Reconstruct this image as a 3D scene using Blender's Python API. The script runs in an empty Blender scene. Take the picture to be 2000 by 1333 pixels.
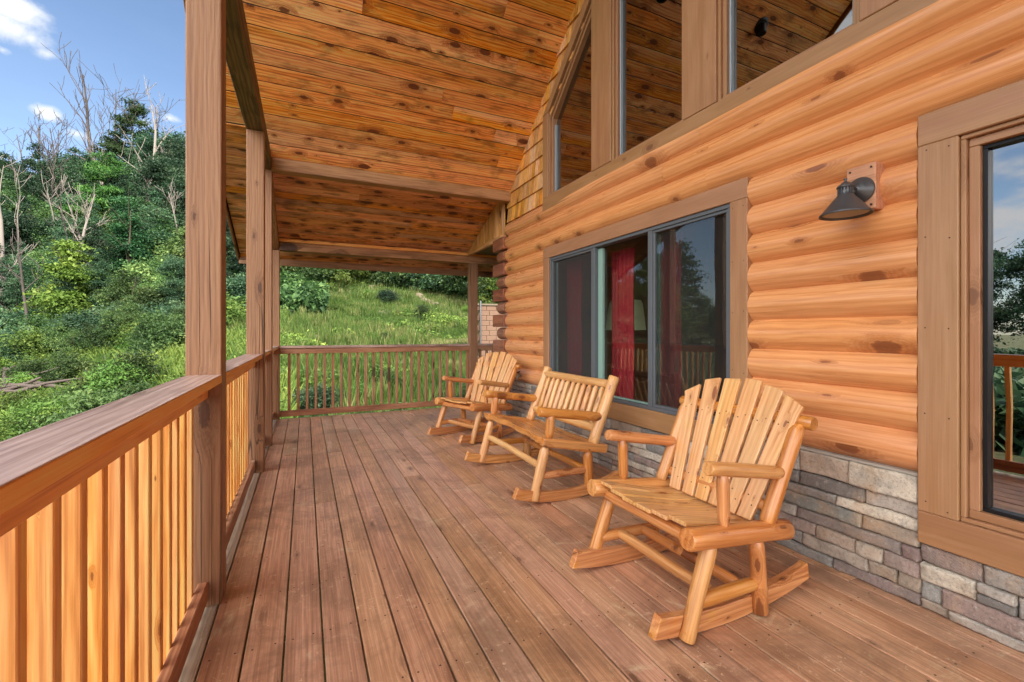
import bpy, math, random
import numpy as np
from mathutils import Vector, Matrix
random.seed(7)
RNG = np.random.default_rng(11)
PI = math.pi
R = math.radians
sc = bpy.context.scene

# ------------------------------------------------------------------ camera, world, sun, exposure
H = 1.27
TH = math.atan(404 / 875.0)
cd = bpy.data.cameras.new('camera')
cam = bpy.data.objects.new('camera', cd)
sc.collection.objects.link(cam)
cam.location = (0, 0, H)
cam.rotation_euler = (R(90), 0, -TH)
cd.sensor_width = 36
cd.lens = 875 / 2000 * 36
cd.shift_y = -16.5 / 2000
cd.clip_start = 0.05
cd.clip_end = 3000
sc.camera = cam

SUN = Vector((0.25, -0.78, 0.80)).normalized()
w = bpy.data.worlds.new('World'); sc.world = w; w.use_nodes = True
nt = w.node_tree; nt.nodes.clear()
def N(t, typ, **kw):
    n = t.nodes.new(typ)
    for k, v in kw.items():
        setattr(n, k, v)
    return n
def L(t, a, b): t.links.new(a, b)
sky = N(nt, 'ShaderNodeTexSky', sky_type='NISHITA', sun_disc=False)
sky.sun_elevation = math.asin(SUN.z)
sky.sun_rotation = math.atan2(SUN.x, SUN.y)
sky.altitude = 300; sky.air_density = 1.0; sky.dust_density = .5; sky.ozone_density = 2.0
SKY_STRENGTH = 0.052
FILL_GLOW = 23.
def px_dir(u, v):
    d = Vector((math.sin(TH), math.cos(TH), 0)) + Vector((math.cos(TH), -math.sin(TH), 0)) * ((u - 1000) / 875.0) + Vector((0, 0, (650 - v) / 875.0))
    return d.normalized()
tc = N(nt, 'ShaderNodeTexCoord')
nz = N(nt, 'ShaderNodeTexNoise'); nz.inputs['Scale'].default_value = 13; nz.inputs['Detail'].default_value = 10; nz.inputs['Roughness'].default_value = 0.66; nz.inputs['Distortion'].default_value = .35
nt.links.new(tc.outputs['Generated'], nz.inputs['Vector'])
# individual clouds, each at its own bearing and height in the sky: (direction, width, noise weight)
CL = [((0, 45), 0.060, 1.0), ((14, 10), 0.055, 1.1), ((58, 75), 0.045, .8), ((92, 105), 0.035, .75), ((90, 221), 0.026, .95), ((165, 268), 0.030, .75), ((150, 262), 0.022, .8), ((278, 240), 0.026, .75),
      ((332, 231), 0.026, .78), ((300, 262), 0.03, .6), ((6, 98), .02, .8)]
total = None
for (u, v), wd, wt in CL:
    d = px_dir(u, v)
    sub = N(nt, 'ShaderNodeVectorMath', operation='SUBTRACT'); sub.inputs[1].default_value = d
    L(nt, tc.outputs['Generated'], sub.inputs[0])
    sm = N(nt, 'ShaderNodeVectorMath', operation='MULTIPLY'); sm.inputs[1].default_value = (1, 1, 1.7)
    L(nt, sub.outputs[0], sm.inputs[0])
    ln = N(nt, 'ShaderNodeVectorMath', operation='LENGTH'); L(nt, sm.outputs[0], ln.inputs[0])
    mr = N(nt, 'ShaderNodeMapRange'); mr.inputs['From Min'].default_value = 0; mr.inputs['From Max'].default_value = wd * 1.7
    mr.inputs['To Min'].default_value = wt; mr.inputs['To Max'].default_value = 0
    L(nt, ln.outputs['Value'], mr.inputs['Value'])
    if total is None: total = mr.outputs[0]
    else:
        mx = N(nt, 'ShaderNodeMath', operation='MAXIMUM'); L(nt, total, mx.inputs[0]); L(nt, mr.outputs[0], mx.inputs[1]); total = mx.outputs[0]
ad = N(nt, 'ShaderNodeMath', operation='ADD'); L(nt, total, ad.inputs[0]); L(nt, nz.outputs['Fac'], ad.inputs[1])
cm = N(nt, 'ShaderNodeMapRange', interpolation_type='SMOOTHSTEP'); cm.inputs['From Min'].default_value = 0.98; cm.inputs['From Max'].default_value = 1.42
L(nt, ad.outputs[0], cm.inputs['Value'])
# scattered clouds over the rest of the sky (seen in the window reflections) and thin veil
n2 = N(nt, 'ShaderNodeTexNoise'); n2.inputs['Scale'].default_value = 2.6; n2.inputs['Detail'].default_value = 8; n2.inputs['Roughness'].default_value = 0.55
mp2 = N(nt, 'ShaderNodeMapping'); mp2.inputs['Scale'].default_value = (1, 1, 2.6); mp2.inputs['Location'].default_value = (3.3, 1.7, .4)
L(nt, tc.outputs['Generated'], mp2.inputs[0]); L(nt, mp2.outputs[0], n2.inputs['Vector'])
c2 = N(nt, 'ShaderNodeMapRange', interpolation_type='SMOOTHSTEP'); c2.inputs['From Min'].default_value = 0.50; c2.inputs['From Max'].default_value = 0.62
L(nt, n2.outputs['Fac'], c2.inputs['Value'])
sx = N(nt, 'ShaderNodeSeparateXYZ'); L(nt, tc.outputs['Generated'], sx.inputs[0])
# the clear sector of sky ahead of the porch; clouds gather elsewhere
sec = N(nt, 'ShaderNodeMapRange', interpolation_type='SMOOTHSTEP'); sec.inputs['From Min'].default_value = 0.80; sec.inputs['From Max'].default_value = 0.45
L(nt, sx.outputs['Y'], sec.inputs['Value'])
ml = N(nt, 'ShaderNodeMath', operation='MULTIPLY'); L(nt, c2.outputs[0], ml.inputs[0]); L(nt, sec.outputs[0], ml.inputs[1])
mxc = N(nt, 'ShaderNodeMath', operation='MAXIMUM'); L(nt, ml.outputs[0], mxc.inputs[0]); L(nt, cm.outputs[0], mxc.inputs[1])
n3 = N(nt, 'ShaderNodeTexNoise'); n3.inputs['Scale'].default_value = 3; n3.inputs['Detail'].default_value = 4
L(nt, mp2.outputs[0], n3.inputs['Vector'])
veil = N(nt, 'ShaderNodeMapRange'); veil.inputs['From Min'].default_value = .35; veil.inputs['From Max'].default_value = .75; veil.inputs['To Min'].default_value = .0; veil.inputs['To Max'].default_value = .07
L(nt, n3.outputs['Fac'], veil.inputs['Value'])
mxv = N(nt, 'ShaderNodeMath', operation='MAXIMUM'); L(nt, mxc.outputs[0], mxv.inputs[0]); L(nt, veil.outputs[0], mxv.inputs[1])
mixc = N(nt, 'ShaderNodeMix', data_type='RGBA'); mixc.inputs['B'].default_value = (5.2, 5.25, 5.35, 1)
L(nt, mxv.outputs[0], mixc.inputs['Factor']); L(nt, sky.outputs[0], mixc.inputs['A'])
# added bright cloud glow, out of view behind and left, that lights the porch
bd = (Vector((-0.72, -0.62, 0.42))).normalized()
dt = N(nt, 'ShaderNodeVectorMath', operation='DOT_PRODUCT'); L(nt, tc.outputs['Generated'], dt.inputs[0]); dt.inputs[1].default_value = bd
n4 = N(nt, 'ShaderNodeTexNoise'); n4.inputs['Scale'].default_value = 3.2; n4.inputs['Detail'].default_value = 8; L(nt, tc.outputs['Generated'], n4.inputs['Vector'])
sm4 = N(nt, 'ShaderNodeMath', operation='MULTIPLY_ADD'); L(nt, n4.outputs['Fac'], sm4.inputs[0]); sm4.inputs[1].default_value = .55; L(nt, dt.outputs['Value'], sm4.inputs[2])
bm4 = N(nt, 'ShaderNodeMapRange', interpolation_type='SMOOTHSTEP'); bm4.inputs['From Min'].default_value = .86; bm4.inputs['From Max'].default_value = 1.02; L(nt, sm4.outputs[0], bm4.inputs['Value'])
mixb = N(nt, 'ShaderNodeMix', data_type='RGBA'); mixb.inputs['B'].default_value = (FILL_GLOW, FILL_GLOW * .98, FILL_GLOW * .955, 1)
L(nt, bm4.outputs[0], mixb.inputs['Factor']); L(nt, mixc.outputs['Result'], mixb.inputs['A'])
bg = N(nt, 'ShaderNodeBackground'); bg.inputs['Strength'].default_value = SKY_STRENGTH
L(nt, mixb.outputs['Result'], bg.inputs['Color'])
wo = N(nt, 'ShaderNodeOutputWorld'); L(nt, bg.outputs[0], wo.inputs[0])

sl = bpy.data.lights.new('sun', 'SUN'); sl.energy = 2.6; sl.angle = R(0.5); sl.color = (1, .93, .82)
so = bpy.data.objects.new('sun', sl); sc.collection.objects.link(so)
so.rotation_euler = SUN.to_track_quat('Z', 'Y').to_euler()
sc.view_settings.view_transform = 'Standard'; sc.view_settings.look = 'None'; sc.view_settings.gamma = 1
sc.view_settings.exposure = 2.1
sc.cycles.max_bounces = 10; sc.cycles.diffuse_bounces = 6; sc.cycles.transparent_max_bounces = 24
sc.cycles.caustics_reflective = False; sc.cycles.caustics_refractive = False

# ------------------------------------------------------------------ materials
def lin(c): return tuple(((x / 255) / 12.92 if x / 255 <= .04045 else ((x / 255 + .055) / 1.055) ** 2.4) for x in c) + (1,)
LIN = lin
def newmat(name):
    m = bpy.data.materials.new(name); m.use_nodes = True; t = m.node_tree
    return m, t, t.nodes['Principled BSDF']
def ramp(t, stops, mode='LINEAR'):
    r = N(t, 'ShaderNodeValToRGB'); r.color_ramp.interpolation = mode
    e = r.color_ramp.elements
    while len(e) > 1: e.remove(e[-1])
    e[0].position, e[0].color = stops[0]
    for p, c in stops[1:]:
        x = e.new(p); x.color = c
    return r
def mth(t, op, a, b=None, clamp=False):
    m = N(t, 'ShaderNodeMath', operation=op); m.use_clamp = clamp
    for i, x in enumerate((a, b)):
        if x is None: continue
        if isinstance(x, (int, float)): m.inputs[i].default_value = x
        else: L(t, x, m.inputs[i])
    return m.outputs[0]
def vmul(t, a, s):
    m = N(t, 'ShaderNodeVectorMath', operation='MULTIPLY'); L(t, a, m.inputs[0]); m.inputs[1].default_value = s
    return m.outputs[0]
def noise(t, vec, scale=1, detail=3, rough=.5, dist=0):
    n = N(t, 'ShaderNodeTexNoise'); n.inputs['Scale'].default_value = scale; n.inputs['Detail'].default_value = detail
    n.inputs['Roughness'].default_value = rough; n.inputs['Distortion'].default_value = dist
    if vec is not None: L(t, vec, n.inputs['Vector'])
    return n.outputs['Fac']
def mrange(t, v, a, b, c=0, d=1, smooth=False):
    m = N(t, 'ShaderNodeMapRange'); m.interpolation_type = 'SMOOTHSTEP' if smooth else 'LINEAR'
    for k, x in zip(('From Min', 'From Max', 'To Min', 'To Max'), (a, b, c, d)): m.inputs[k].default_value = x
    L(t, v, m.inputs['Value']); return m.outputs[0]
def mixrgb(t, f, a, b, mode='MIX'):
    m = N(t, 'ShaderNodeMix', data_type='RGBA', blend_type=mode)
    if isinstance(f, (int, float)): m.inputs['Factor'].default_value = f
    else: L(t, f, m.inputs['Factor'])
    for k, x in (('A', a), ('B', b)):
        if isinstance(x, tuple): m.inputs[k].default_value = x
        else: L(t, x, m.inputs[k])
    return m.outputs['Result']

def wood(name, dark, mid, light, knot=(60, 30, 18), knots=.5, kscale=(7, 2.2), kth=.2, rough=.55, bump=.3, tint=.25, hue=None, coat=0, fine=1., stain=0, scratches=0, check=0, blotch=.0, gain=1., streak=1., wave=.12, hv=.008):
    """grain follows the point attribute 'gc' (x, y across the grain in metres, z along it); 'rnd' differs board by board"""
    def lin(c): return tuple(min(.86, x * gain) for x in LIN(c)[:3]) + (1,)
    m, t, b = newmat(name)
    ga = N(t, 'ShaderNodeAttribute', attribute_name='gc'); ra = N(t, 'ShaderNodeAttribute', attribute_name='rnd')
    gc = ga.outputs['Vector']; rnd = ra.outputs['Fac']
    off = N(t, 'ShaderNodeCombineXYZ'); L(t, mth(t, 'MULTIPLY', rnd, 37.), off.inputs[0]); L(t, mth(t, 'MULTIPLY', rnd, 53.), off.inputs[1]); L(t, mth(t, 'MULTIPLY', rnd, 91.), off.inputs[2])
    ks, ka = kscale
    sg = N(t, 'ShaderNodeSeparateXYZ'); L(t, gc, sg.inputs[0]); cg = N(t, 'ShaderNodeCombineXYZ')
    L(t, mth(t, 'MULTIPLY', mth(t, 'ADD', sg.outputs[0], mth(t, 'MULTIPLY', sg.outputs[1], .6)), ks), cg.inputs[0]); L(t, mth(t, 'MULTIPLY', sg.outputs[2], ka), cg.inputs[1])
    kv = cg.outputs[0]; kadd = N(t, 'ShaderNodeVectorMath', operation='ADD'); L(t, kv, kadd.inputs[0]); L(t, off.outputs[0], kadd.inputs[1])
    vo = N(t, 'ShaderNodeTexVoronoi', voronoi_dimensions='2D'); vo.inputs['Scale'].default_value = 1; vo.inputs['Randomness'].default_value = .9
    wob = noise(t, vmul(t, gc, (75, 75, 42)), 1, 4, .65)
    L(t, kadd.outputs[0], vo.inputs['Vector'])
    sepc = N(t, 'ShaderNodeSeparateColor'); L(t, vo.outputs['Color'], sepc.inputs[0])
    on = mrange(t, sepc.outputs[0], 1 - knots - .02, 1 - knots + .02)
    kd = mth(t, 'ADD', vo.outputs['Distance'], mth(t, 'MULTIPLY', mth(t, 'SUBTRACT', wob, .5), kth * 1.3))
    ksz = mth(t, 'ADD', mth(t, 'MULTIPLY', mth(t, 'POWER', sepc.outputs[1], 1.8), kth * 1.5), kth * .22)
    rel = mth(t, 'DIVIDE', kd, ksz)
    kmask = mth(t, 'MULTIPLY', mrange(t, rel, 1.05, .75, 0, 1, True), on)
    halo = mth(t, 'MULTIPLY', mrange(t, rel, 3.4, .8, 0, 1, True), on)
    ringk = mth(t, 'MULTIPLY', mth(t, 'ADD', mth(t, 'MULTIPLY', mth(t, 'SINE', mth(t, 'MULTIPLY', rel, 16.)), .5), .5), halo)
    # grain, bent round the knots
    g2 = N(t, 'ShaderNodeVectorMath', operation='ADD'); L(t, gc, g2.inputs[0])
    bend = N(t, 'ShaderNodeCombineXYZ'); L(t, mth(t, 'MULTIPLY', halo, .035), bend.inputs[0]); L(t, mth(t, 'MULTIPLY', halo, .02), bend.inputs[1]); L(t, bend.outputs[0], g2.inputs[1])
    g3 = N(t, 'ShaderNodeVectorMath', operation='ADD'); L(t, g2.outputs[0], g3.inputs[0]); L(t, off.outputs[0], g3.inputs[1])
    f1 = noise(t, vmul(t, g3.outputs[0], (150 * fine, 150 * fine, 3.0)), 1, 3, .6)
    f2 = noise(t, vmul(t, g3.outputs[0], (26 * fine, 26 * fine, .9)), 1, 3, .55, .6)
    f3 = noise(t, vmul(t, g3.outputs[0], (5, 5, 1.3)), 1, 3, .6)
    wv = N(t, 'ShaderNodeTexWave', wave_type='BANDS', bands_direction='X'); wv.inputs['Scale'].default_value = 11 * fine; wv.inputs['Distortion'].default_value = 7; wv.inputs['Detail'].default_value = 2; wv.inputs['Detail Scale'].default_value = 1.2
    L(t, vmul(t, g3.outputs[0], (1, 1, .16)), wv.inputs['Vector'])
    g = mth(t, 'ADD', mth(t, 'MULTIPLY', f1, .42), mth(t, 'MULTIPLY', f2, .30))
    g = mth(t, 'ADD', g, mth(t, 'MULTIPLY', wv.outputs['Fac'], wave)); g = mth(t, 'ADD', g, mth(t, 'MULTIPLY', f3, .18))
    g_ = mth(t, 'ADD', mth(t, 'MULTIPLY', mth(t, 'SUBTRACT', g, .45 + wave * .5), streak), .51)
    cr = ramp(t, [(.36, lin(dark)), (.50, lin(mid)), (.64, lin(light))]); L(t, g_, cr.inputs[0])
    # board to board tint
    wn = N(t, 'ShaderNodeTexWhiteNoise', noise_dimensions='1D'); L(t, rnd, wn.inputs['W'])
    hs = N(t, 'ShaderNodeHueSaturation'); L(t, cr.outputs[0], hs.inputs['Color'])
    L(t, mrange(t, wn.outputs['Value'], 0, 1, 1 - tint, 1 + tint), hs.inputs['Value'])
    s3 = N(t, 'ShaderNodeSeparateColor'); L(t, wn.outputs['Color'], s3.inputs[0])
    L(t, mrange(t, s3.outputs[1], 0, 1, .5 - hv, .5 + hv), hs.inputs['Hue']); L(t, mrange(t, s3.outputs[2], 0, 1, 1 - tint, 1 + tint * .5), hs.inputs['Saturation'])
    col = hs.outputs[0]
    if blotch:
        bl = mrange(t, noise(t, vmul(t, g3.outputs[0], (9, 9, 3.2)), 1, 4, .6), .48, .7, 0, blotch, True)
        col = mixrgb(t, bl, col, lin(tuple(int(x * .42) for x in mid)))
    col = mixrgb(t, mth(t, 'MULTIPLY', mth(t, 'MULTIPLY', halo, .45), mth(t, 'ADD', .5, mth(t, 'MULTIPLY', wob, 1.))), col, lin(dark))
    col = mixrgb(t, mth(t, 'MULTIPLY', ringk, .35), col, lin(knot))
    col = mixrgb(t, mth(t, 'MULTIPLY', kmask, .85), col, lin(knot))
    h = g
    if check:
        ck = noise(t, vmul(t, g3.outputs[0], (14, 14, .22)), 1, 1, .4)
        ckm = mrange(t, mth(t, 'ABSOLUTE', mth(t, 'SUBTRACT', ck, .5)), 0, check, 1, 0, True)
        brk = mrange(t, noise(t, vmul(t, g3.outputs[0], (3, 3, .7)), 1, 1), .48, .56)
        ckm = mth(t, 'MULTIPLY', ckm, brk)
        col = mixrgb(t, mth(t, 'MULTIPLY', ckm, .8), col, lin(tuple(int(x * .3) for x in dark)))
        h = mth(t, 'SUBTRACT', h, mth(t, 'MULTIPLY', ckm, 1.5))
    rgh = mrange(t, f2, .3, .7, rough - .08, rough + .1)
    if stain:
        geo = N(t, 'ShaderNodeTexCoord')
        s = noise(t, geo.outputs['Object'], 1.9, 7, .72, .6)
        col = mixrgb(t, mrange(t, s, .42, .68, 0, stain, True), col, lin(tuple(min(255, int(x * .62)) for x in mid)))
        s2 = noise(t, geo.outputs['Object'], 4.2, 5, .7, 1.)
        col = mixrgb(t, mrange(t, s2, .58, .74, 0, stain * .6, True), col, lin(tuple(min(255, int(x * 1.18 + 12)) for x in light)))
    if scratches:
        geo = N(t, 'ShaderNodeTexCoord')
        v2 = N(t, 'ShaderNodeTexVoronoi', feature='DISTANCE_TO_EDGE'); v2.inputs['Scale'].default_value = 13
        L(t, mixv(t, geo.outputs['Object'], .22), v2.inputs['Vector'])
        area = mrange(t, noise(t, geo.outputs['Object'], 2.6, 4, .7), .48, .64, .12, 1, True)
        fl = noise(t, geo.outputs['Object'], 30, 5, .75)
        a = mth(t, 'MULTIPLY', mrange(t, fl, .57, .66), area)
        b2 = mth(t, 'MULTIPLY', mth(t, 'MULTIPLY', mrange(t, v2.outputs['Distance'], .0, .018, 1, 0), mrange(t, noise(t, geo.outputs['Object'], 9, 2), .56, .66)), area)
        spk = mrange(t, noise(t, geo.outputs['Object'], 85, 2, .5), .71, .75)
        a = mth(t, 'MAXIMUM', mth(t, 'MAXIMUM', a, b2), mth(t, 'MULTIPLY', spk, .7))
        col = mixrgb(t, mth(t, 'MULTIPLY', a, scratches), col, lin((196, 170, 140)))
    L(t, col, b.inputs['Base Color']); L(t, rgh, b.inputs['Roughness'])
    if coat: b.inputs['Coat Weight'].default_value = coat; b.inputs['Coat Roughness'].default_value = .25
    bp = N(t, 'ShaderNodeBump'); bp.inputs['Strength'].default_value = bump; bp.inputs['Distance'].default_value = .004
    L(t, h, bp.inputs['Height']); L(t, bp.outputs[0], b.inputs['Normal'])
    return m
def mixv(t, vec, amt):
    n = N(t, 'ShaderNodeTexNoise'); n.inputs['Scale'].default_value = 3; L(t, vec, n.inputs['Vector'])
    a = N(t, 'ShaderNodeVectorMath', operation='SCALE'); L(t, n.outputs['Color'], a.inputs[0]); a.inputs['Scale'].default_value = amt
    s = N(t, 'ShaderNodeVectorMath', operation='ADD'); L(t, vec, s.inputs[0]); L(t, a.outputs[0], s.inputs[1]); return s.outputs[0]
def plain(name, c, rough=.5, metal=0, bump=0, bscale=60, var=0, spec=.5):
    m, t, b = newmat(name)
    b.inputs['Roughness'].default_value = rough; b.inputs['Metallic'].default_value = metal
    b.inputs['Specular IOR Level'].default_value = spec
    tcn = N(t, 'ShaderNodeTexCoord')
    n = noise(t, tcn.outputs['Object'], bscale, 4, .6)
    n2 = noise(t, tcn.outputs['Object'], 4, 4, .6)
    c1 = lin(c); k = 1 - var; c0 = tuple(x * k for x in c1[:3]) + (1,)
    L(t, mixrgb(t, mth(t, 'ADD', mth(t, 'MULTIPLY', n, .5), mth(t, 'MULTIPLY', n2, .5)), c0, c1), b.inputs['Base Color'])
    if bump:
        bp = N(t, 'ShaderNodeBump'); bp.inputs['Strength'].default_value = bump; bp.inputs['Distance'].default_value = .003
        L(t, n, bp.inputs['Height']); L(t, bp.outputs[0], b.inputs['Normal'])
    return m

M = {}
M['deck'] = wood('deck_wood', (108, 74, 54), (160, 120, 92), (196, 158, 128), knot=(92, 64, 50), knots=.14, kscale=(9, 3), kth=.12, rough=.40, bump=.5, tint=.13, stain=.62, scratches=1., fine=1.2, gain=1.42, streak=.75, check=.0015, wave=.04)
M['ceiling'] = wood('ceiling_wood', (140, 74, 28), (206, 126, 56), (232, 164, 94), knot=(72, 28, 10), knots=.42, kscale=(7, 3.2), kth=.15, rough=.38, bump=.25, tint=.20, blotch=.6, gain=1.5, streak=1., hv=.006)
M['ceiling_low'] = wood('ceiling_wood_knotty', (136, 76, 30), (192, 122, 56), (214, 148, 80), knot=(54, 20, 10), knots=.6, kscale=(7, 3.2), kth=.19, rough=.42, bump=.25, tint=.25, blotch=.7, gain=1.5, streak=1.)
M['log'] = wood('log_wood', (168, 102, 56), (204, 140, 88), (226, 170, 118), knot=(128, 76, 48), knots=.34, kscale=(7.5, 2.4), kth=.10, rough=.3, bump=.3, tint=.04, coat=.3, fine=.9, gain=1.1, streak=.46, check=.0014, blotch=.08, hv=.002)
M['tail'] = wood('log_end_wood', (106, 64, 46), (140, 88, 64), (160, 106, 80), knots=.1, rough=.6, tint=.12, check=.01)
M['lampblock'] = wood('lamp_block_wood', (160, 108, 80), (186, 132, 102), (202, 150, 120), knots=.1, rough=.6, tint=.0)
M['post'] = wood('post_wood', (122, 82, 54), (156, 112, 80), (174, 132, 98), knot=(84, 52, 36), knots=.35, kscale=(5, 1.6), kth=.10, rough=.62, bump=.6, tint=.05, check=.016, fine=1.3, gain=.9, streak=.75, hv=.003)
M['beam'] = wood('beam_wood', (104, 70, 42), (146, 102, 66), (172, 128, 90), knot=(56, 30, 20), knots=.45, kscale=(6, 2.4), rough=.65, bump=.5, tint=.10, check=.006, gain=1.2, streak=1.)
M['soffit'] = wood('dark_beam_wood', (58, 46, 24), (92, 74, 42), (122, 100, 62), knots=.2, rough=.7, bump=.5, tint=.1, blotch=.5, gain=1.15)
M['rail'] = wood('rail_wood', (176, 108, 46), (212, 142, 70), (230, 166, 96), knot=(120, 66, 34), knots=.25, kscale=(9, 2.4), kth=.07, rough=.5, bump=.35, tint=.06, gain=1.35, streak=.8, hv=.003)
M['baluster'] = wood('baluster_wood', (184, 112, 46), (222, 150, 74), (240, 182, 106), knot=(132, 74, 36), knots=.3, kscale=(10, 2.6), kth=.06, rough=.5, bump=.4, tint=.08, gain=1.22, streak=1.1, hv=.003)
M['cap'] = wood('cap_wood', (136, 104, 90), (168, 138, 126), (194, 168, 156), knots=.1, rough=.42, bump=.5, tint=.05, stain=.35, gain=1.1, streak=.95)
M['endrail'] = wood('end_rail_wood', (130, 86, 60), (166, 116, 84), (190, 142, 108), knots=.25, rough=.6, bump=.4, tint=.12, gain=1.02)
M['pale'] = wood('pale_rim_wood', (156, 144, 124), (188, 176, 154), (208, 198, 178), knots=.1, rough=.7, tint=.08, gain=1.)
M['trim'] = wood('painted_trim', (142, 102, 68), (153, 113, 78), (164, 124, 90), knot=(110, 74, 52), knots=.3, kscale=(6, 1.8), kth=.05, rough=.42, bump=.3, tint=.03, gain=1.06, streak=.8)
M['chair'] = wood('chair_wood', (184, 124, 64), (216, 162, 100), (236, 192, 134), knot=(132, 76, 42), knots=.45, kscale=(10, 3.5), kth=.10, rough=.32, bump=.2, tint=.07, coat=.25, check=.0015, gain=.98, streak=.7)
M['chair_side'] = wood('chair_log_wood', (162, 96, 40), (198, 132, 68), (220, 162, 98), knot=(110, 58, 28), knots=.5, kscale=(10, 3.5), kth=.13, rough=.3, bump=.25, tint=.08, coat=.3, check=.004, gain=1.02, streak=.8)
M['shake'] = wood('cedar_shingle', (150, 92, 38), (206, 144, 74), (234, 186, 112), knots=.1, rough=.6, bump=.4, tint=.28, blotch=.35, gain=1.12)
M['siding'] = wood('vertical_board', (150, 96, 38), (194, 136, 60), (214, 162, 86), knots=.3, rough=.6, bump=.4, tint=.25, blotch=.3, gain=1.1)
M['darkwood'] = plain('interior_wood', (130, 92, 62), .6, var=.5)
M['black'] = plain('black_metal', (34, 35, 38), .42, .6, bump=.15)
M['lampmetal'] = plain('dark_bronze_metal', (88, 90, 94), .42, .55, bump=.12, bscale=90, var=.2)
M['lampwhite'] = plain('lamp_inner_white', (170, 160, 150), .5)
M['vinyl'] = plain('grey_window_vinyl', (92, 98, 104), .42, 0, var=.08)
M['vinyllit'] = plain('lit_window_vinyl', (150, 164, 176), .4)  # light on the gable frame edges, put into a paler vinyl colour
M['vinylwhite'] = plain('pale_sash_edge', (132, 166, 156), .4)
M['curtain'] = plain('red_curtain', (186, 42, 60), .85, 0, bump=.5, bscale=300, var=.25)
M['shade'] = plain('lamp_shade_cloth', (232, 238, 196), .8, 0, bump=.3, bscale=300)
M['mortar'] = plain('mortar', (172, 166, 156), .9, 0, bump=.8, bscale=90, var=.3)
M['chrome'] = plain('faucet_metal', (150, 146, 140), .3, .9)
M['dirtback'] = plain('dark_backing', (22, 15, 10), .9)
M['roofing'] = plain('roof_shingle', (60, 56, 52), .9, 0, bump=.5)
M['nail'] = plain('nail_head', (60, 44, 34), .5, .3)
M['vent'] = plain('vent_metal', (150, 140, 128), .5, .4)
M['bark'] = plain('bark', (88, 74, 62), .9, 0, bump=1, bscale=20, var=.5)
M['deadbark'] = plain('dead_grey_bark', (142, 132, 124), .85, 0, bump=1, bscale=14, var=.45)
M['deadbark2'] = plain('dead_brown_bark', (84, 74, 70), .85, 0, bump=1, bscale=14, var=.5)
M['brush'] = plain('weathered_branch', (92, 80, 74), .85, 0, bump=1, bscale=14, var=.55)
M['rock'] = plain('pale_rock', (122, 108, 90), .9, 0, bump=1, bscale=9, var=.4)
M['block'] = plain('retaining_block', (124, 96, 78), .9, 0, bump=.8, bscale=30, var=.25)
M['pipe'] = plain('grey_pipe', (90, 92, 96), .5, .4)

def stone_mat():
    m, t, b = newmat('ledge_stone')
    ra = N(t, 'ShaderNodeAttribute', attribute_name='rnd')
    cols = [(178, 171, 162), (138, 139, 137), (191, 173, 154), (157, 154, 149), (110, 108, 106), (152, 130, 123), (184, 177, 168), (171, 151, 135), (213, 204, 187), (133, 136, 131), (130, 110, 106), (176, 164, 150), (144, 133, 127), (164, 148, 130)]
    wn = N(t, 'ShaderNodeTexWhiteNoise', noise_dimensions='1D'); L(t, ra.outputs['Fac'], wn.inputs['W'])
    cr = ramp(t, [(i / len(cols), lin(c)) for i, c in enumerate(cols)], 'CONSTANT'); L(t, wn.outputs['Value'], cr.inputs[0])
    tcn = N(t, 'ShaderNodeTexCoord'); P = tcn.outputs['Object']
    n1 = noise(t, P, 9, 6, .7, .5); n2 = noise(t, P, 45, 6, .7); n3 = noise(t, P, 5, 4, .6)
    col = mixrgb(t, mrange(t, n1, .42, .66, 0, .5, True), cr.outputs[0], lin((110, 104, 98)))
    col = mixrgb(t, mrange(t, n3, .5, .72, 0, .5, True), col, lin((190, 156, 118)))
    col = mixrgb(t, mrange(t, noise(t, P, 70, 5, .75), .35, .5, .45, 0, True), col, lin((84, 76, 68)))
    col = mixrgb(t, mrange(t, n2, .55, .72, 0, .6, True), col, lin((190, 186, 176)))
    L(t, col, b.inputs['Base Color']); b.inputs['Roughness'].default_value = .85
    bp = N(t, 'ShaderNodeBump'); bp.inputs['Strength'].default_value = .8; bp.inputs['Distance'].default_value = .008
    L(t, mth(t, 'ADD', n2, mth(t, 'MULTIPLY', n1, 1.5)), bp.inputs['Height']); L(t, bp.outputs[0], b.inputs['Normal'])
    return m
M['stone'] = stone_mat()

def glass_mat(name, tintc, minrefl):
    m = bpy.data.materials.new(name); m.use_nodes = True; t = m.node_tree; t.nodes.clear()
    o = N(t, 'ShaderNodeOutputMaterial'); g = N(t, 'ShaderNodeBsdfGlossy'); g.inputs['Roughness'].default_value = 0.0
    tr = N(t, 'ShaderNodeBsdfTransparent'); tr.inputs[0].default_value = tintc
    fr = N(t, 'ShaderNodeFresnel'); fr.inputs[0].default_value = 1.5
    geo = N(t, 'ShaderNodeTexCoord')
    bp = N(t, 'ShaderNodeBump'); bp.inputs['Strength'].default_value = .04; bp.inputs['Distance'].default_value = .02
    L(t, noise(t, geo.outputs['Object'], 2.2, 1), bp.inputs['Height']); L(t, bp.outputs[0], g.inputs['Normal'])
    mx = N(t, 'ShaderNodeMixShader'); gm = N(t, 'ShaderNodeNewGeometry'); L(t, mth(t, 'MULTIPLY', mrange(t, fr.outputs[0], .04, 1, minrefl, 1), mth(t, 'SUBTRACT', 1., gm.outputs['Backfacing'])), mx.inputs[0]); L(t, tr.outputs[0], mx.inputs[1]); L(t, g.outputs[0], mx.inputs[2]); L(t, mx.outputs[0], o.inputs[0])
    return m
M['glass'] = glass_mat('window_glass', (.85, .88, .86, 1), .09)
M['glassout'] = glass_mat('reflecting_glass', (.85, .88, .86, 1), .10)
M['glassbig'] = glass_mat('picture_window_glass', (.3, .32, .31, 1), .52)
M['glassdark'] = glass_mat('coated_glass', (.22, .24, .23, 1), .36)
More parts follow.
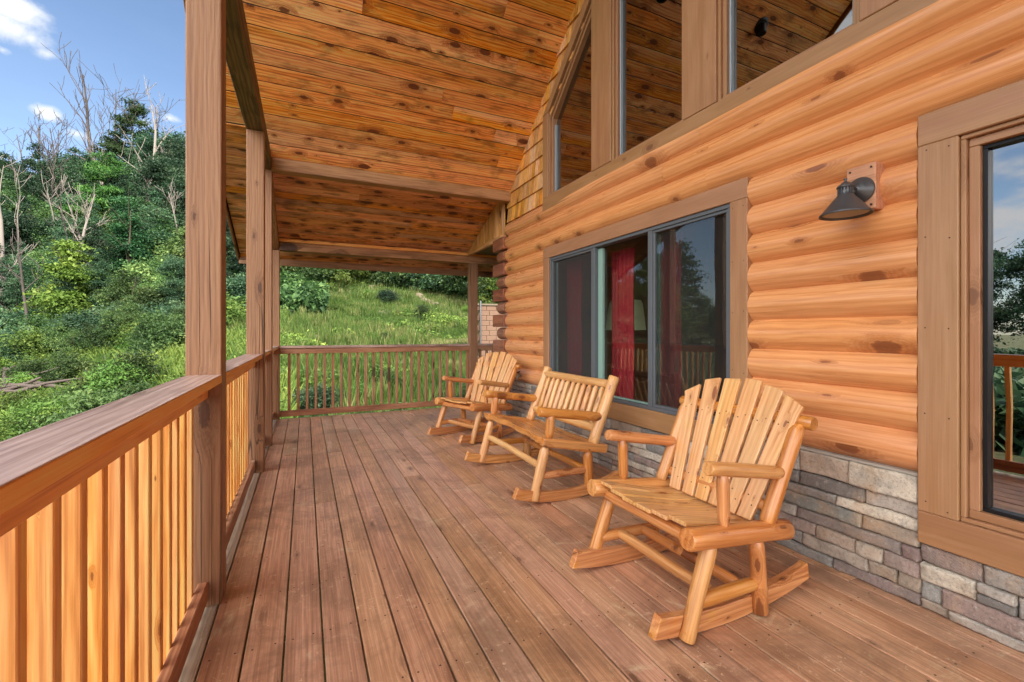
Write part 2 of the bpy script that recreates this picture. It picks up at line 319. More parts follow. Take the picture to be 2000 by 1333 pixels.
def screen_mat():
    m = bpy.data.materials.new('insect_screen'); m.use_nodes = True; t = m.node_tree; t.nodes.clear()
    o = N(t, 'ShaderNodeOutputMaterial'); d = N(t, 'ShaderNodeBsdfDiffuse'); d.inputs[0].default_value = (.075, .077, .08, 1)
    tr = N(t, 'ShaderNodeBsdfTransparent'); mx = N(t, 'ShaderNodeMixShader'); mx.inputs[0].default_value = .30
    L(t, tr.outputs[0], mx.inputs[1]); L(t, d.outputs[0], mx.inputs[2]); L(t, mx.outputs[0], o.inputs[0]); return m
M['screen'] = screen_mat()

def leaf_mat(name, c1, c2, c3=None, trans=.35):
    m = bpy.data.materials.new(name); m.use_nodes = True; t = m.node_tree; t.nodes.clear()
    o = N(t, 'ShaderNodeOutputMaterial'); ra = N(t, 'ShaderNodeAttribute', attribute_name='rnd'); oi = N(t, 'ShaderNodeObjectInfo')
    st = [(0, lin(c1)), (.6, lin(c2)), (1, lin(c3 or c2))]
    cr = ramp(t, st); L(t, ra.outputs['Fac'], cr.inputs[0])
    hs = N(t, 'ShaderNodeHueSaturation'); L(t, cr.outputs[0], hs.inputs['Color'])
    L(t, mrange(t, oi.outputs['Random'], 0, 1, .482, .515), hs.inputs['Hue'])
    L(t, mrange(t, mth(t, 'FRACT', mth(t, 'MULTIPLY', oi.outputs['Random'], 7.3)), 0, 1, .5, 1.7), hs.inputs['Value'])
    d = N(t, 'ShaderNodeBsdfPrincipled'); d.inputs['Roughness'].default_value = .55; d.inputs['Specular IOR Level'].default_value = .3; L(t, hs.outputs[0], d.inputs['Base Color'])
    tl = N(t, 'ShaderNodeBsdfTranslucent'); L(t, hs.outputs[0], tl.inputs[0])
    mx = N(t, 'ShaderNodeMixShader'); mx.inputs[0].default_value = trans
    L(t, d.outputs[0], mx.inputs[1]); L(t, tl.outputs[0], mx.inputs[2]); L(t, mx.outputs[0], o.inputs[0]); return m
M['leaf'] = leaf_mat('leaf_green', (38, 62, 36), (76, 104, 56), (126, 144, 84))
M['leafdark'] = leaf_mat('leaf_dark_green', (28, 52, 38), (58, 86, 60), (98, 120, 84))
M['leafyellow'] = leaf_mat('leaf_yellow_green', (64, 92, 36), (100, 126, 50), (138, 154, 72))
M['needle'] = leaf_mat('pine_needle', (24, 54, 24), (52, 88, 36), (84, 120, 50), .15)
M['vine'] = leaf_mat('vine_leaf', (18, 46, 28), (36, 72, 42), (58, 96, 54))
M['tanleaf'] = leaf_mat('seed_head_tan', (110, 92, 62), (142, 122, 84), (160, 144, 100))
M['grass'] = leaf_mat('grass_blade', (54, 84, 34), (100, 124, 54), (166, 156, 108))
M['weed'] = leaf_mat('weed_leaf', (46, 76, 34), (88, 116, 50), (134, 152, 74))
def ground_mat():
    m, t, b = newmat('hill_ground'); P = N(t, 'ShaderNodeTexCoord').outputs['Object']
    n1 = noise(t, P, .35, 8, .65); n2 = noise(t, P, 3.5, 6, .7)
    c = ramp(t, [(.3, lin((44, 56, 30))), (.5, lin((80, 86, 50))), (.68, lin((122, 106, 82)))]); L(t, mth(t, 'ADD', mth(t, 'MULTIPLY', n1, .5), mth(t, 'MULTIPLY', n2, .5)), c.inputs[0])
    L(t, c.outputs[0], b.inputs['Base Color']); b.inputs['Roughness'].default_value = .95
    bp = N(t, 'ShaderNodeBump'); bp.inputs['Strength'].default_value = 1; bp.inputs['Distance'].default_value = .2; L(t, n2, bp.inputs['Height']); L(t, bp.outputs[0], b.inputs['Normal'])
    return m
M['ground'] = ground_mat()

# ------------------------------------------------------------------ mesh builder
_rc = [0.]
def nrnd():
    _rc[0] += 1
    return random.random()
class MB:
    def __init__(s): s.v = []; s.f = []; s.g = []; s.r = []; s.sm = []
    def add(s, vs, fs, gs, rnd=None, smooth=False):
        n = len(s.v); rnd = nrnd() if rnd is None else rnd
        s.v += [tuple(p) for p in vs]; s.g += [tuple(p) for p in gs]; s.r += [rnd] * len(vs)
        s.f += [tuple(i + n for i in f) for f in fs]; s.sm += [smooth] * len(fs); return s
    def box(s, x0, x1, y0, y1, z0, z1, grain='y', rnd=None):
        vs = [(x, y, z) for x in (x0, x1) for y in (y0, y1) for z in (z0, z1)]
        fs = [(0, 1, 3, 2), (4, 6, 7, 5), (0, 4, 5, 1), (2, 3, 7, 6), (0, 2, 6, 4), (1, 5, 7, 3)]
        if grain == 'y': gs = [(x, z, y) for x, y, z in vs]
        elif grain == 'x': gs = [(y, z, x) for x, y, z in vs]
        else: gs = [(x, y, z) for x, y, z in vs]
        return s.add(vs, fs, gs, rnd)
    def bar(s, p0, p1, wv, tv, w_, t_, rnd=None, w1=None):
        """plank from p0 to p1; wv, tv unit vectors of its width and thickness"""
        p0, p1, wv, tv = Vector(p0), Vector(p1), Vector(wv), Vector(tv); Ln = (p1 - p0).length; w1 = w_ if w1 is None else w1
        vs = []; gs = []
        for p, ww, l in ((p0, w_, 0), (p1, w1, Ln)):
            for a in (-.5, .5):
                for b in (-.5, .5):
                    vs.append(p + wv * a * ww + tv * b * t_); gs.append((a * ww, b * t_, l))
        fs = [(0, 1, 3, 2), (4, 6, 7, 5), (0, 4, 5, 1), (2, 3, 7, 6), (0, 2, 6, 4), (1, 5, 7, 3)]
        return s.add(vs, fs, gs, rnd)
    def tube(s, p0, p1, r, seg=14, n=7, taper0=.0, taper1=.0, tl=.035, wob=.05, bow=0., rnd=None):
        """a peeled log; taper narrows an end like a sharpened tenon"""
        p0, p1 = Vector(p0), Vector(p1); d = (p1 - p0); Ln = d.length; d.normalize()
        a = d.cross(Vector((0, 0, 1)))
        if a.length < .2: a = d.cross(Vector((1, 0, 0)))
        a.normalize(); b = d.cross(a)
        ts = [0, tl / Ln * .45, tl / Ln] if taper0 else [0, .006 / Ln]
        te = [1 - tl / Ln, 1 - tl / Ln * .45, 1] if taper1 else [1 - .006 / Ln, 1]
        mid = [ts[-1] + (te[0] - ts[-1]) * (i + 1) / (n + 1) for i in range(n)]
        tt = ts + mid + te; k = len(tt); ph = random.random() * 9
        vs, gs, fs = [], [], []
        for i, t_ in enumerate(tt):
            rr = r
            if taper0 and i < 3: rr = r * (1 - taper0 * (1, .45, 0)[i])
            elif not taper0 and i == 0: rr = r * .88
            j = k - 1 - i
            if taper1 and j < 3: rr = r * (1 - taper1 * (1, .45, 0)[j])
            elif not taper1 and j == 0: rr = r * .88
            c = p0 + d * Ln * t_ + (a * math.sin(t_ * PI) + b * .4 * math.sin(t_ * PI * 2 + ph)) * bow
            for q in range(seg):
                an = 2 * PI * q / seg
                e = rr * (1 + wob * math.sin(t_ * Ln * 17 + ph + 2 * an) * .6 + wob * math.sin(t_ * Ln * 7 + ph * 2 + an))
                vs.append(c + a * math.cos(an) * e + b * math.sin(an) * e); gs.append((math.cos(an) * rr, math.sin(an) * rr, t_ * Ln))
        for i in range(k - 1):
            for q in range(seg):
                fs.append((i * seg + q, i * seg + (q + 1) % seg, (i + 1) * seg + (q + 1) % seg, (i + 1) * seg + q))
        s.add(vs, fs, gs, rnd, True); n0 = len(s.v) - len(vs)
        rr_ = s.r[-1]
        # flat end faces of their own
        for base, rev in ((0, True), ((k - 1) * seg, False)):
            ring = vs[base:base + seg]; fl = list(range(seg)); fl = fl[::-1] if rev else fl
            s.add(ring, [tuple(fl)], [(gs[base + q][0] * 1.0, gs[base + q][1], gs[base + q][2]) for q in range(seg)], rr_)
        return s
    def prism(s, poly, axis, a0, a1, grain, rnd=None):
        """poly: 2D points; axis 'y' means poly is (x,z) swept from y=a0 to a1, axis 'x' means poly is (y,z)"""
        n = len(poly); vs = []
        for a in (a0, a1):
            for p, q in poly: vs.append((p, a, q) if axis == 'y' else ((a, p, q) if axis == 'x' else (p, q, a)))
        fs = [tuple(range(n))[::-1], tuple(range(n, 2 * n))] + [(i, (i + 1) % n, n + (i + 1) % n, n + i) for i in range(n)]
        gm = {'x': lambda p: (p[1], p[2], p[0]), 'y': lambda p: (p[0], p[2], p[1]), 'z': lambda p: p}[grain]
        return s.add(vs, fs, [gm(p) for p in vs], rnd)
    def lathe(s, prof, c, seg=32, axis=Vector((0, 0, 1)), rnd=0):
        axis = Vector(axis).normalized(); a = axis.orthogonal().normalized(); b = axis.cross(a); c = Vector(c)
        vs = [c + axis * h_ + (a * math.cos(2 * PI * q / seg) + b * math.sin(2 * PI * q / seg)) * r_ for r_, h_ in prof for q in range(seg)]
        fs = [(i * seg + q, i * seg + (q + 1) % seg, (i + 1) * seg + (q + 1) % seg, (i + 1) * seg + q) for i in range(len(prof) - 1) for q in range(seg)]
        return s.add(vs, fs, vs, rnd, True)
    def build(s, name, mat, parent=None, bevel=0, segs=1):
        me = bpy.data.meshes.new(name); me.from_pydata(s.v, [], s.f); 
        if s.g:
            at = me.attributes.new('gc', 'FLOAT_VECTOR', 'POINT'); at.data.foreach_set('vector', np.array(s.g, dtype=np.float32).ravel())
            ar = me.attributes.new('rnd', 'FLOAT', 'POINT'); ar.data.foreach_set('value', np.array(s.r, dtype=np.float32))
        me.polygons.foreach_set('use_smooth', s.sm); me.materials.append(M[mat] if isinstance(mat, str) else mat); me.update()
        o = bpy.data.objects.new(name, me); sc.collection.objects.link(o)
        if parent: o.parent = parent
        if bevel:
            bm = o.modifiers.new('bevel', 'BEVEL'); bm.width = bevel; bm.segments = segs; bm.limit_method = 'ANGLE'; bm.angle_limit = R(35); bm.harden_normals = False
        return o
def tag(o, label=None, cat=None, group=None, kind=None):
    if label: o['label'] = label
    if cat: o['category'] = cat
    if group: o['group'] = group
    if kind: o['kind'] = kind
    return o
def thing(name, label, cat, loc=(0, 0, 0), rz=0, group=None):
    o = bpy.data.objects.new(name, None); sc.collection.objects.link(o); o.location = loc; o.rotation_euler = (0, 0, rz); o.empty_display_size = .2
    return tag(o, label, cat, group)
KIDS = {}
def copy_tree(o, parent=None):
    c = o.copy(); sc.collection.objects.link(c); c.parent = parent
    for ch in list(o.children): copy_tree(ch, c)
    return c

W = 2.58            # x of the house wall
YC = 5.76           # far corner of the house
PX = -.345          # inner face of the porch posts
PP = .14
# ------------------------------------------------------------------ deck
gap0 = -.366; pitch = .1445
mb = MB()
k = -1
while True:
    x0 = gap0 + k * pitch + .0035; x1 = x0 + pitch - .007
    if x0 > W + .01 and x0 > 5: break
    y = -4.5 - random.random() * 3
    y_end = 7.385
    if k == -1:
        mb2 = MB()
        yy = -4.5
        while yy < y_end: 
            y2 = min(yy + 3.6, y_end); mb2.box(x0 + .02, x1, yy + .002, y2 - .002, -.04, -.001, 'y'); yy = y2
        edge = mb2
        k += 1; continue
    joints = []
    rr = random.Random(k * 13 + 5)
    while y < y_end:
        ln = rr.choice([4.88, 4.88, 3.66, 6.1]); y2 = min(y + ln, y_end)
        if y_end - y2 < .5: y2 = y_end
        lo = max(y, -4.5)
        if (x0 > W - .02): lo = max(lo, YC - .3)
        if y2 > lo: mb.box(x0, x1, lo + .0015, y2 - .0015, -.04 , rr.uniform(-.0012, .0012), 'y')
        y = y2
    k += 1
deck = mb.build('deck', 'deck', bevel=.004, segs=2); tag(deck, kind='structure')
e = edge.build('deck_edge_board', 'pale', deck, bevel=.003)
mb = MB(); mb.box(-.50, 6.0, 7.388, 7.43, -.24, -.004, 'x'); mb.build('rim_board', 'pale', deck, bevel=.003)
mb = MB(); mb.box(-.50, -.475, -4.5, 7.385, -.24, -.045, 'y'); mb.build('rim_board', 'post', deck)
mb = MB()
for y in np.arange(-4.4, 7.38, .406): mb.box(-.47, 5.5, y, y + .038, -.24, -.042, 'x')
mb.build('joist', 'pale', deck)

mb = MB(); rr = random.Random(17)
for jy in np.arange(-1.2, 7.38, .406):
    for k in range(0, 21):
        for o_ in (.028, .112):
            x = gap0 + k * pitch + o_ + rr.uniform(-.004, .004); y = jy + .019 + rr.uniform(-.006, .006)
            if x < W - .01: mb.add([(x + .0042 * math.cos(q * PI / 4), y + .0042 * math.sin(q * PI / 4), .0017) for q in range(8)], [tuple(range(8))], [(0, 0, 0)] * 8, 0)
mb.build('deck_screw', 'nail', deck)

# ------------------------------------------------------------------ railings
RXO, RXI = -.447, -.407      # rails
def baluster(name, p, mat, parent, ax, s=.038, z0=.045, z1=1.03):
    mb = MB(); tw = random.uniform(-.0015, .0015)
    x, y = p
    mb.box(x, x + s, y + tw, y + tw + s, z0, z1, 'z')
    return mb.build(name, mat, parent, bevel=.0025)
rl = thing('porch_railing', 'long stained side railing with weathered mauve cap on the left edge of the porch', 'railing', (-.42, 2, 0))
def P_(o, mbx, name, mat, bevel=.004, segs=1):
    """build a part given in world coordinates under a thing"""
    x = mbx.build(name, mat, o, bevel, segs); x.matrix_parent_inverse = Matrix.Translation(-Vector(o.location)) if o.rotation_euler.z == 0 else o.matrix_world.inverted(); return x
posts_y = [-2.3, -.27, 2.47, 4.64, 5.69, 7.36]
segs = [(-4.2, -2.3), (-2.16, -.27), (-.13, 2.47), (2.61, 4.64), (4.78, 5.69), (5.83, 7.36)]
for i, (a, b) in enumerate(segs):
    mb = MB(); mb.box(RXO, RXI, a + .001, b - .001, .966, 1.0345, 'y'); P_(rl, mb, 'top_rail', 'rail')
    mb = MB(); mb.box(RXO, RXI, a + .001, b - .001, .032, .12, 'y'); P_(rl, mb, 'bottom_rail', 'endrail')
for i, (a, b) in enumerate([(-4.2, -.2), (-.198, 2.540), (2.542, 4.71), (4.712, 5.76), (5.762, 7.36)]):
    # the cap is notched round the posts: outer strip runs past, inner strip stops at each post
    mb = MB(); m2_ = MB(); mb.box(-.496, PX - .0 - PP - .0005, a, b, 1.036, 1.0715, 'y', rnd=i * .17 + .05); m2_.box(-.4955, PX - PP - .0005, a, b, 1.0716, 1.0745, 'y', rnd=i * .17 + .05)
    for (c, d) in segs:
        lo, hi = max(a, c), min(b, d)
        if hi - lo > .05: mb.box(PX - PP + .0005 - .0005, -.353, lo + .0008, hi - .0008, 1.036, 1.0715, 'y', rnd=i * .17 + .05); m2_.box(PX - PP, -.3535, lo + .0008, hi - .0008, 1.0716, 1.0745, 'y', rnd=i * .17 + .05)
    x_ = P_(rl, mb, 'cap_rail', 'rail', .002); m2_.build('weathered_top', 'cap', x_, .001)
y = -1.55 + .0
nb = 0
while y < 7.3:
    if not any(py - .03 < y < py + PP + .0 for py in posts_y):
        mb = MB(); tw = random.uniform(-.002, .002); mb.box(-.4935 + tw, -.4485 + tw, y, y + .032, .02, 1.0, 'z'); P_(rl, mb, 'baluster', 'baluster', .0025); nb += 1
    y += .1185

er = thing('porch_end_railing', 'brown baluster railing across the far end of the porch', 'railing', (1, 7.43, 0))
for a, b in ((PX + .001, 2.60), (2.742, 5.6)):
    mb = MB(); mb.box(a, b, 7.40, 7.438, .955, 1.034, 'x'); P_(er, mb, 'top_rail', 'endrail')
    mb = MB(); mb.box(a, b, 7.40, 7.438, .028, .115, 'x'); P_(er, mb, 'bottom_rail', 'endrail')
    mb = MB(); mb.box(a, b, 7.375, 7.515, 1.036, 1.072, 'x'); P_(er, mb, 'cap_rail', 'cap')
x = PX + .11
while x < 5.4:
    if not (2.57 < x < 2.74):
        mb = MB(); mb.box(x, x + .038, 7.44, 7.478, .03, 1.0, 'z'); P_(er, mb, 'baluster', 'endrail', .003)
    x += .1215

# ------------------------------------------------------------------ the cabin
cab = thing('log_cabin', 'honey coloured log cabin with stone skirting and covered porch', 'house', (W, 2, 0))
def C(mbx, name, mat, bevel=.004, parent=None, segs=1):
    if parent is None: return P_(cab, mbx, name, mat, bevel, segs)
    x = mbx.build(name, mat, parent, bevel, segs); return x
hc = .1825; z0L = .62
# openings: (y0, y1, z0, z1)
winA = (1.96, 4.65, .48, 2.2625)
winB = (-1.05, 1.088, .31, 2.2625)
def log_piece(mb, y0, y1, zc):
    """one D shaped course, bulging towards the porch"""
    nseg = 12; ny = max(2, int((y1 - y0) / .12)); rnd = nrnd(); ph = random.random() * 20
    vs = []; gs = []; fs = []
    for j in range(ny + 1):
        yy = y0 + (y1 - y0) * j / ny
        for i in range(nseg + 1):
            tq = i / nseg; an = PI * (tq - .5)
            e = (math.cos(an) ** .8 if abs(an) < PI / 2 - 1e-6 else 0)
            x = W + .022 - .054 * e - .003 * math.sin(yy * 2.1 + ph) * e
            z = zc + hc * (tq - .5) + .0
            if 0 < i < nseg: z += .002 * math.sin(yy * 3.3 + ph)
            vs.append((x, yy, z)); gs.append((z - zc + rnd, x, yy + 5 * rnd))
    m_ = nseg + 1
    for j in range(ny):
        for i in range(nseg):
            a = j * m_ + i; fs.append((a, a + m_, a + m_ + 1, a + 1))
    mb.add(vs, fs, gs, rnd, True)
    # cut ends
    for j, rev in ((0, False), (ny, True)):
        ring = vs[j * m_:(j + 1) * m_]; idx = list(range(m_)); mb.add(ring, [tuple(idx[::-1] if rev else idx)], gs[j * m_:(j + 1) * m_], rnd)
mb = MB()
rr = random.Random(3)
for c in range(12):
    zc = z0L + hc * (c + .5); spans = []
    if c < 9: spans = [(1.090, 1.958), (4.652, YC)]
    else: spans = [(-6, YC)]
    if c < 9: spans.append((-6, -1.052))
    for a, b in spans:
        y = b
        cuts = []
        if b - a > 1.5:
            while y > a:
                y2 = y - rr.uniform(1.4, 4.2)
                if y2 < a + .6: y2 = a
                log_piece(mb, y2 + .0008, y - .0008, zc); y = y2
        elif b == YC:
            cut = b - [.0, .28, .36, .22, .3][c % 5]
            if c % 2 == 0 or cut == b: log_piece(mb, a, b, zc)
            else: log_piece(mb, a, cut - .0008, zc); log_piece(mb, cut + .0008, b, zc)
        else: log_piece(mb, a, b, zc)
C(mb, 'log_siding', 'log', 0)
mb = MB()   # log tails of the corner
for c in range(11):
    z = z0L + hc * c
    if c % 2 == 0: mb.box(2.525, 2.70, YC + .0015, 6.16, z + .004, z + hc - .004, 'y')
    else: mb.tube((2.61, YC + .0015, z + hc / 2), (2.61, 6.02, z + hc / 2), .086, seg=16, n=3, wob=.02)
C(mb, 'corner_log_end', 'tail', .012, segs=2)
# backing shell of the wall, room and far side
mb = MB(); XB = W + .026
def shell(y0, y1, z0, z1, x0=XB, x1=XB + .12): mb.box(x0, x1, y0, y1, z0, z1, 'y', 0)
shell(-6, -1.0, -.3, 2.21); shell(1.05, 1.99, -.3, 2.21); shell(4.62, YC, -.3, 2.21)
shell(-1.0, 1.05, -.3, .36); shell(1.99, 4.62, -.3, .53); shell(-6, YC, 2.21, 2.80)
C(mb, 'wall_core', 'dirtback', 0)
mb = MB()
mb.box(XB, 9, YC - .12, YC - .001, -.3, 3.1, 'x', 0); mb.box(XB, 9, -6, -5.88, -.3, .7, 'x', 0); mb.box(XB + .13, 8.9, -5.8, YC - .13, -.1, .0, 'y', 0)
mb.box(6.0, 6.1, -5.8, YC - .13, 0, 7.4, 'z', 0)
mb.box(XB + .13, 6, 5.3, 5.4, 0, 3.4, 'z', 0)
C(mb, 'inner_wall', 'darkwood', 0)

# stone skirting
mb = MB(); rs = random.Random(21)
def stone(y0, y1, z0, z1, dep):
    ny = max(7, int((y1 - y0) / .02)); nz_ = 9; vs = []; gs = []; fs = []; rnd = rs.random(); ph = rs.random() * 50; tl = rs.uniform(-.004, .004)
    sk = [rs.uniform(-.005, .005) for _ in range(4)]
    ga_ = [0, .004 / (y1 - y0), .012 / (y1 - y0)] + [.012 / (y1 - y0) + (1 - .024 / (y1 - y0)) * q / (ny - 4) for q in range(1, ny - 4)] + [1 - .012 / (y1 - y0), 1 - .004 / (y1 - y0), 1]; ny = len(ga_) - 1
    gb_ = [0, .04, .12, .27, .42, .58, .73, .88, .96, 1]
    for j in range(ny + 1):
        for i in range(nz_ + 1):
            a, b = ga_[j], gb_[i]
            yy = y0 + (y1 - y0) * a + (sk[0] if b > .5 else sk[1]) * (b - .5) * .6 ; zz = z0 + (z1 - z0) * b
            zz += (sk[2] * math.sin(a * 3 + ph) + .003 * math.sin(yy * 31 + ph)) * (1 if 0 <= b <= 1 else 0) * (.6)
            edge_ = min(1, min(a, 1 - a) * (y1 - y0) / .005, min(b, 1 - b) * (z1 - z0) / .004)
            n_ = .5 * math.sin(yy * 23 + ph + zz * 31) + .5 * math.sin(yy * 61 + zz * 80 + ph * 2) + .4 * math.sin(yy * 11 - zz * 57 + ph)
            x = W + .030 - (dep + .004 * n_ + .003 * math.sin(yy * 140 + ph) * math.sin(zz * 160 + ph) + tl * (b - .5) * 4) * (edge_ ** .35) 
            if edge_ <= 0: x = W + .018
            vs.append((x, yy, zz)); gs.append((yy, zz, x))
    m_ = nz_ + 1
    for j in range(ny):
        for i in range(nz_):
            q = j * m_ + i; fs.append((q, q + m_, q + m_ + 1, q + 1))
    mb.add(vs, fs, gs, rnd, True)
def stones(y0, y1, z0, z1):
    z = z0
    hs = []
    while z < z1 - .03:
        h_ = rs.choice([.05, .058, .066, .074, .084])
        if z + h_ > z1 - .045: h_ = z1 - z
        hs.append((z, z + h_)); z += h_
    for (a, b) in hs:
        y = y0 - rs.random() * .2
        while y < y1:
            ln = rs.choice([.12, .2, .26, .33, .42, .5]); ya, yb = max(y, y0), min(y + ln, y1)
            if yb - ya > .03:
                if rs.random() < .14 and b - a > .075:
                    m_ = a + (b - a) * rs.uniform(.42, .58); stone(ya + .001, yb - .001, a + .001, m_ - .0005, rs.uniform(.03, .048)); stone(ya + .001, yb - .001, m_ + .0005, b - .001, rs.uniform(.03, .048))
                else: stone(ya + .001, yb - .001, a + .001, b - .002, rs.uniform(.028, .05))
            y += ln
stones(1.088, 1.96, .0, .606); stones(4.65, YC + .02, .0, .606); stones(1.96, 4.65, .0, .474); stones(-1.05, 1.088, 0, .304); stones(-3, -1.05, 0, .606)
C(mb, 'stone_skirting', 'stone', 0)
for a, b in ((1.09, 1.958), (4.652, YC), (-3, -1.052)): mb = MB(); mb.box(W - .014, W + .03, a, b, .6065, .6185, 'y', 0); C(mb, 'mortar_ledge', 'mortar', 0)

# ---- windows
def frame(mb, y0, y1, z0, z1, w_, x0, x1, bw=None, grainrnd=None):
    """a flat four piece surround; top and bottom run past the sides"""
    bw = w_ if bw is None else bw
    mb.box(x0, x1, y0, y1, z1 - w_, z1, 'y'); mb.box(x0, x1, y0, y1, z0, z0 + bw, 'y')
    mb.box(x0, x1, y0, y0 + w_, z0 + bw + .001, z1 - w_ - .001, 'z'); mb.box(x0, x1, y1 - w_, y1, z0 + bw + .001, z1 - w_ - .001, 'z')
def win(name_label, o, tw, bw):
    y0, y1, z0, z1 = o; mb = MB(); frame(mb, y0, y1, z0, z1, tw, W - .028, W + .024, bw)
    x = C(mb, 'window', 'trim', .004); x['label'] = name_label; x.name = 'window'; return x, (y0 + tw, y1 - tw, z0 + bw, z1 - tw)
wa, (ay0, ay1, az0, az1) = win('wide three part window in a brown surround', winA, .13, .155)
mb = MB()
fo = .028; xo0, xo1 = W - .012, W + .07
frame(mb, ay0 + .001, ay1 - .001, az0 + .001, az1 - .001, fo, xo0, xo1)
m1, m2 = 3.665, 2.868
for ym in (m1, m2): mb.box(xo0 + .004, xo1, ym - .025, ym + .025, az0 + fo + .001, az1 - fo - .001, 'z')
frame(mb, ay0 + fo + .001, m2 - .026, az0 + fo + .001, az1 - fo - .001, .022, xo0 + .012, xo1 - .02)
frame(mb, m1 + .026, ay1 - fo - .001, az0 + fo + .001, az1 - fo - .001, .022, xo0 + .012, xo1 - .02)
f_ = mb.build('window_frame', 'vinyl', wa, .002)
mb = MB()  # the slid back middle sash: its pale edge
mb.box(W + .03, W + .06, m1 - .095, m1 - .027, az0 + .0295, az1 - .045, 'z'); mb.box(W + .03, W + .06, m2 + .027, m1 - .0951, az0 + .0295, az0 + .043, 'y')
mb.build('sash', 'vinylwhite', wa, .002); mb = MB(); mb.box(W + .035, W + .055, m2 - .060, m2 - .050, az0 + .055, az1 - .055, 'z'); mb.build('sash', 'vinylwhite', wa, .002); mb = MB(); mb.box(W + .035, W + .055, ay1 - .085, ay1 - .073, az0 + .055, az1 - .055, 'z')
mb.build('sash', 'vinylwhite', wa, .002)
for a, b, xg, xs in ((ay0 + fo + .024, m2 - .048, W + .012, W + .030), (m1 + .048, ay1 - fo - .024, W + .045, W + .018)):
    mb = MB(); mb.box(xs, xs + .0015, a, b, az0 + fo + .024, az1 - fo - .024, 'z'); mb.build('insect_screen', 'screen', wa)
    mb = MB(); mb.box(xg, xg + .004, a, b, az0 + fo + .024, az1 - fo - .024, 'z'); mb.build('pane', 'glassout' if xg < W + .02 else 'glass', wa)
mb = MB(); mb.box(W + .060, W + .064, m2 + .02, m1 - .02, az0 + .03, az1 - .03, 'z'); mb.build('pane', 'glass', wa)

mb = MB(); rr = random.Random(12)
for (o_, tw_) in ((winA, .13), (winB, .142)):
    for yc_ in (o_[0] + tw_ / 2, o_[1] - tw_ / 2):
        for q in range(5):
            for e_ in (-.04, .04):
                z_ = o_[2] + .2 + q * (o_[3] - o_[2] - .35) / 4 + rr.uniform(-.03, .03); mb.lathe([(0, -.0006), (.0032, -.0005), (.0036, .001)], (W - .028, yc_ + e_ + rr.uniform(-.006, .006), z_), 8, axis=(1, 0, 0))
C(mb, 'trim_nail', 'nail', 0)
wb, (by0, by1, bz0, bz1) = win('tall picture window in a brown surround at the right edge', winB, .142, .145)
mb = MB()
frame(mb, by0 + .001, by1 - .001, bz0 + .001, bz1 - .001, .018, W - .010, W + .10)
frame(mb, by0 + .020, by1 - .020, bz0 + .020, bz1 - .020, .035, W + .012, W + .10)
mb.build('inner_casing', 'trim', wb, .003)
mb = MB(); frame(mb, by0 + .056, by1 - .056, bz0 + .056, bz1 - .056, .016, W + .035, W + .09); mb.build('gasket', 'black', wb, .001)
mb = MB(); mb.box(W + .060, W + .064, by0 + .06, by1 - .06, bz0 + .06, bz1 - .06, 'z'); mb.build('pane', 'glassbig', wb)

# gable windows
MS = .912; YR = 1.17
def zc_(y):   # height of the ceiling boards of the main slope
    return 3.29 + MS * (5.59 - y)
gy1 = 4.665; zb = 2.70; sillw = .145
mb = MB()
mb.box(W - .030, W + .03, -2.3, gy1, zb, zb + sillw, 'y')                 # sill board
mulls = [(3.36, 3.665), (2.195, 2.491), (1.02, 1.324), (-.15, .145), (-1.32, -1.02)]
offz = .53                                                                   # slope of the outer trim under the ceiling
def zt(y): return 3.82 + MS * (gy1 - y)                                      # top line of the surround
jw = .13
mb.prism([(gy1 - jw, zb + sillw + .001), (gy1, zb + sillw + .001), (gy1, zt(gy1)), (gy1 - jw, zt(gy1) + .0)], 'x', W - .028, W + .03, 'z')
for a, b in mulls:
    top = lambda y: zt(y if y >= YR else 2 * YR - y) - .19
    mb.prism([(a, zb + sillw + .001), (b, zb + sillw + .001), (b, top(b)), (a, top(a))] if not (a < YR < b) else [(a, zb + sillw + .001), (b, zb + sillw + .001), (b, top(b)), (YR, top(YR)), (a, top(a))], 'x', W - .034, W + .03, 'z')
hh = .185
mb.prism([(gy1, zt(gy1) + .001), (YR, zt(YR)), (YR, zt(YR) - hh), (gy1 - jw + .0, zt(gy1) + .001)], 'x', W - .030, W + .03, 'x')
y9 = 2 * YR - gy1
mb.prism([(YR - .001, zt(YR)), (y9, zt(gy1)), (y9 + jw, zt(gy1)), (YR - .001, zt(YR) - hh)], 'x', W - .030, W + .03, 'x')
gw = C(mb, 'gable_window', 'trim', .004); gw['label'] = 'row of trapezoid gable windows above the logs'
mb = MB()   # inner stops and jambs
bays = [(3.665, gy1 - jw), (2.491, 3.36), (1.324, 2.195), (.145, 1.02), (-1.02, -.15)]
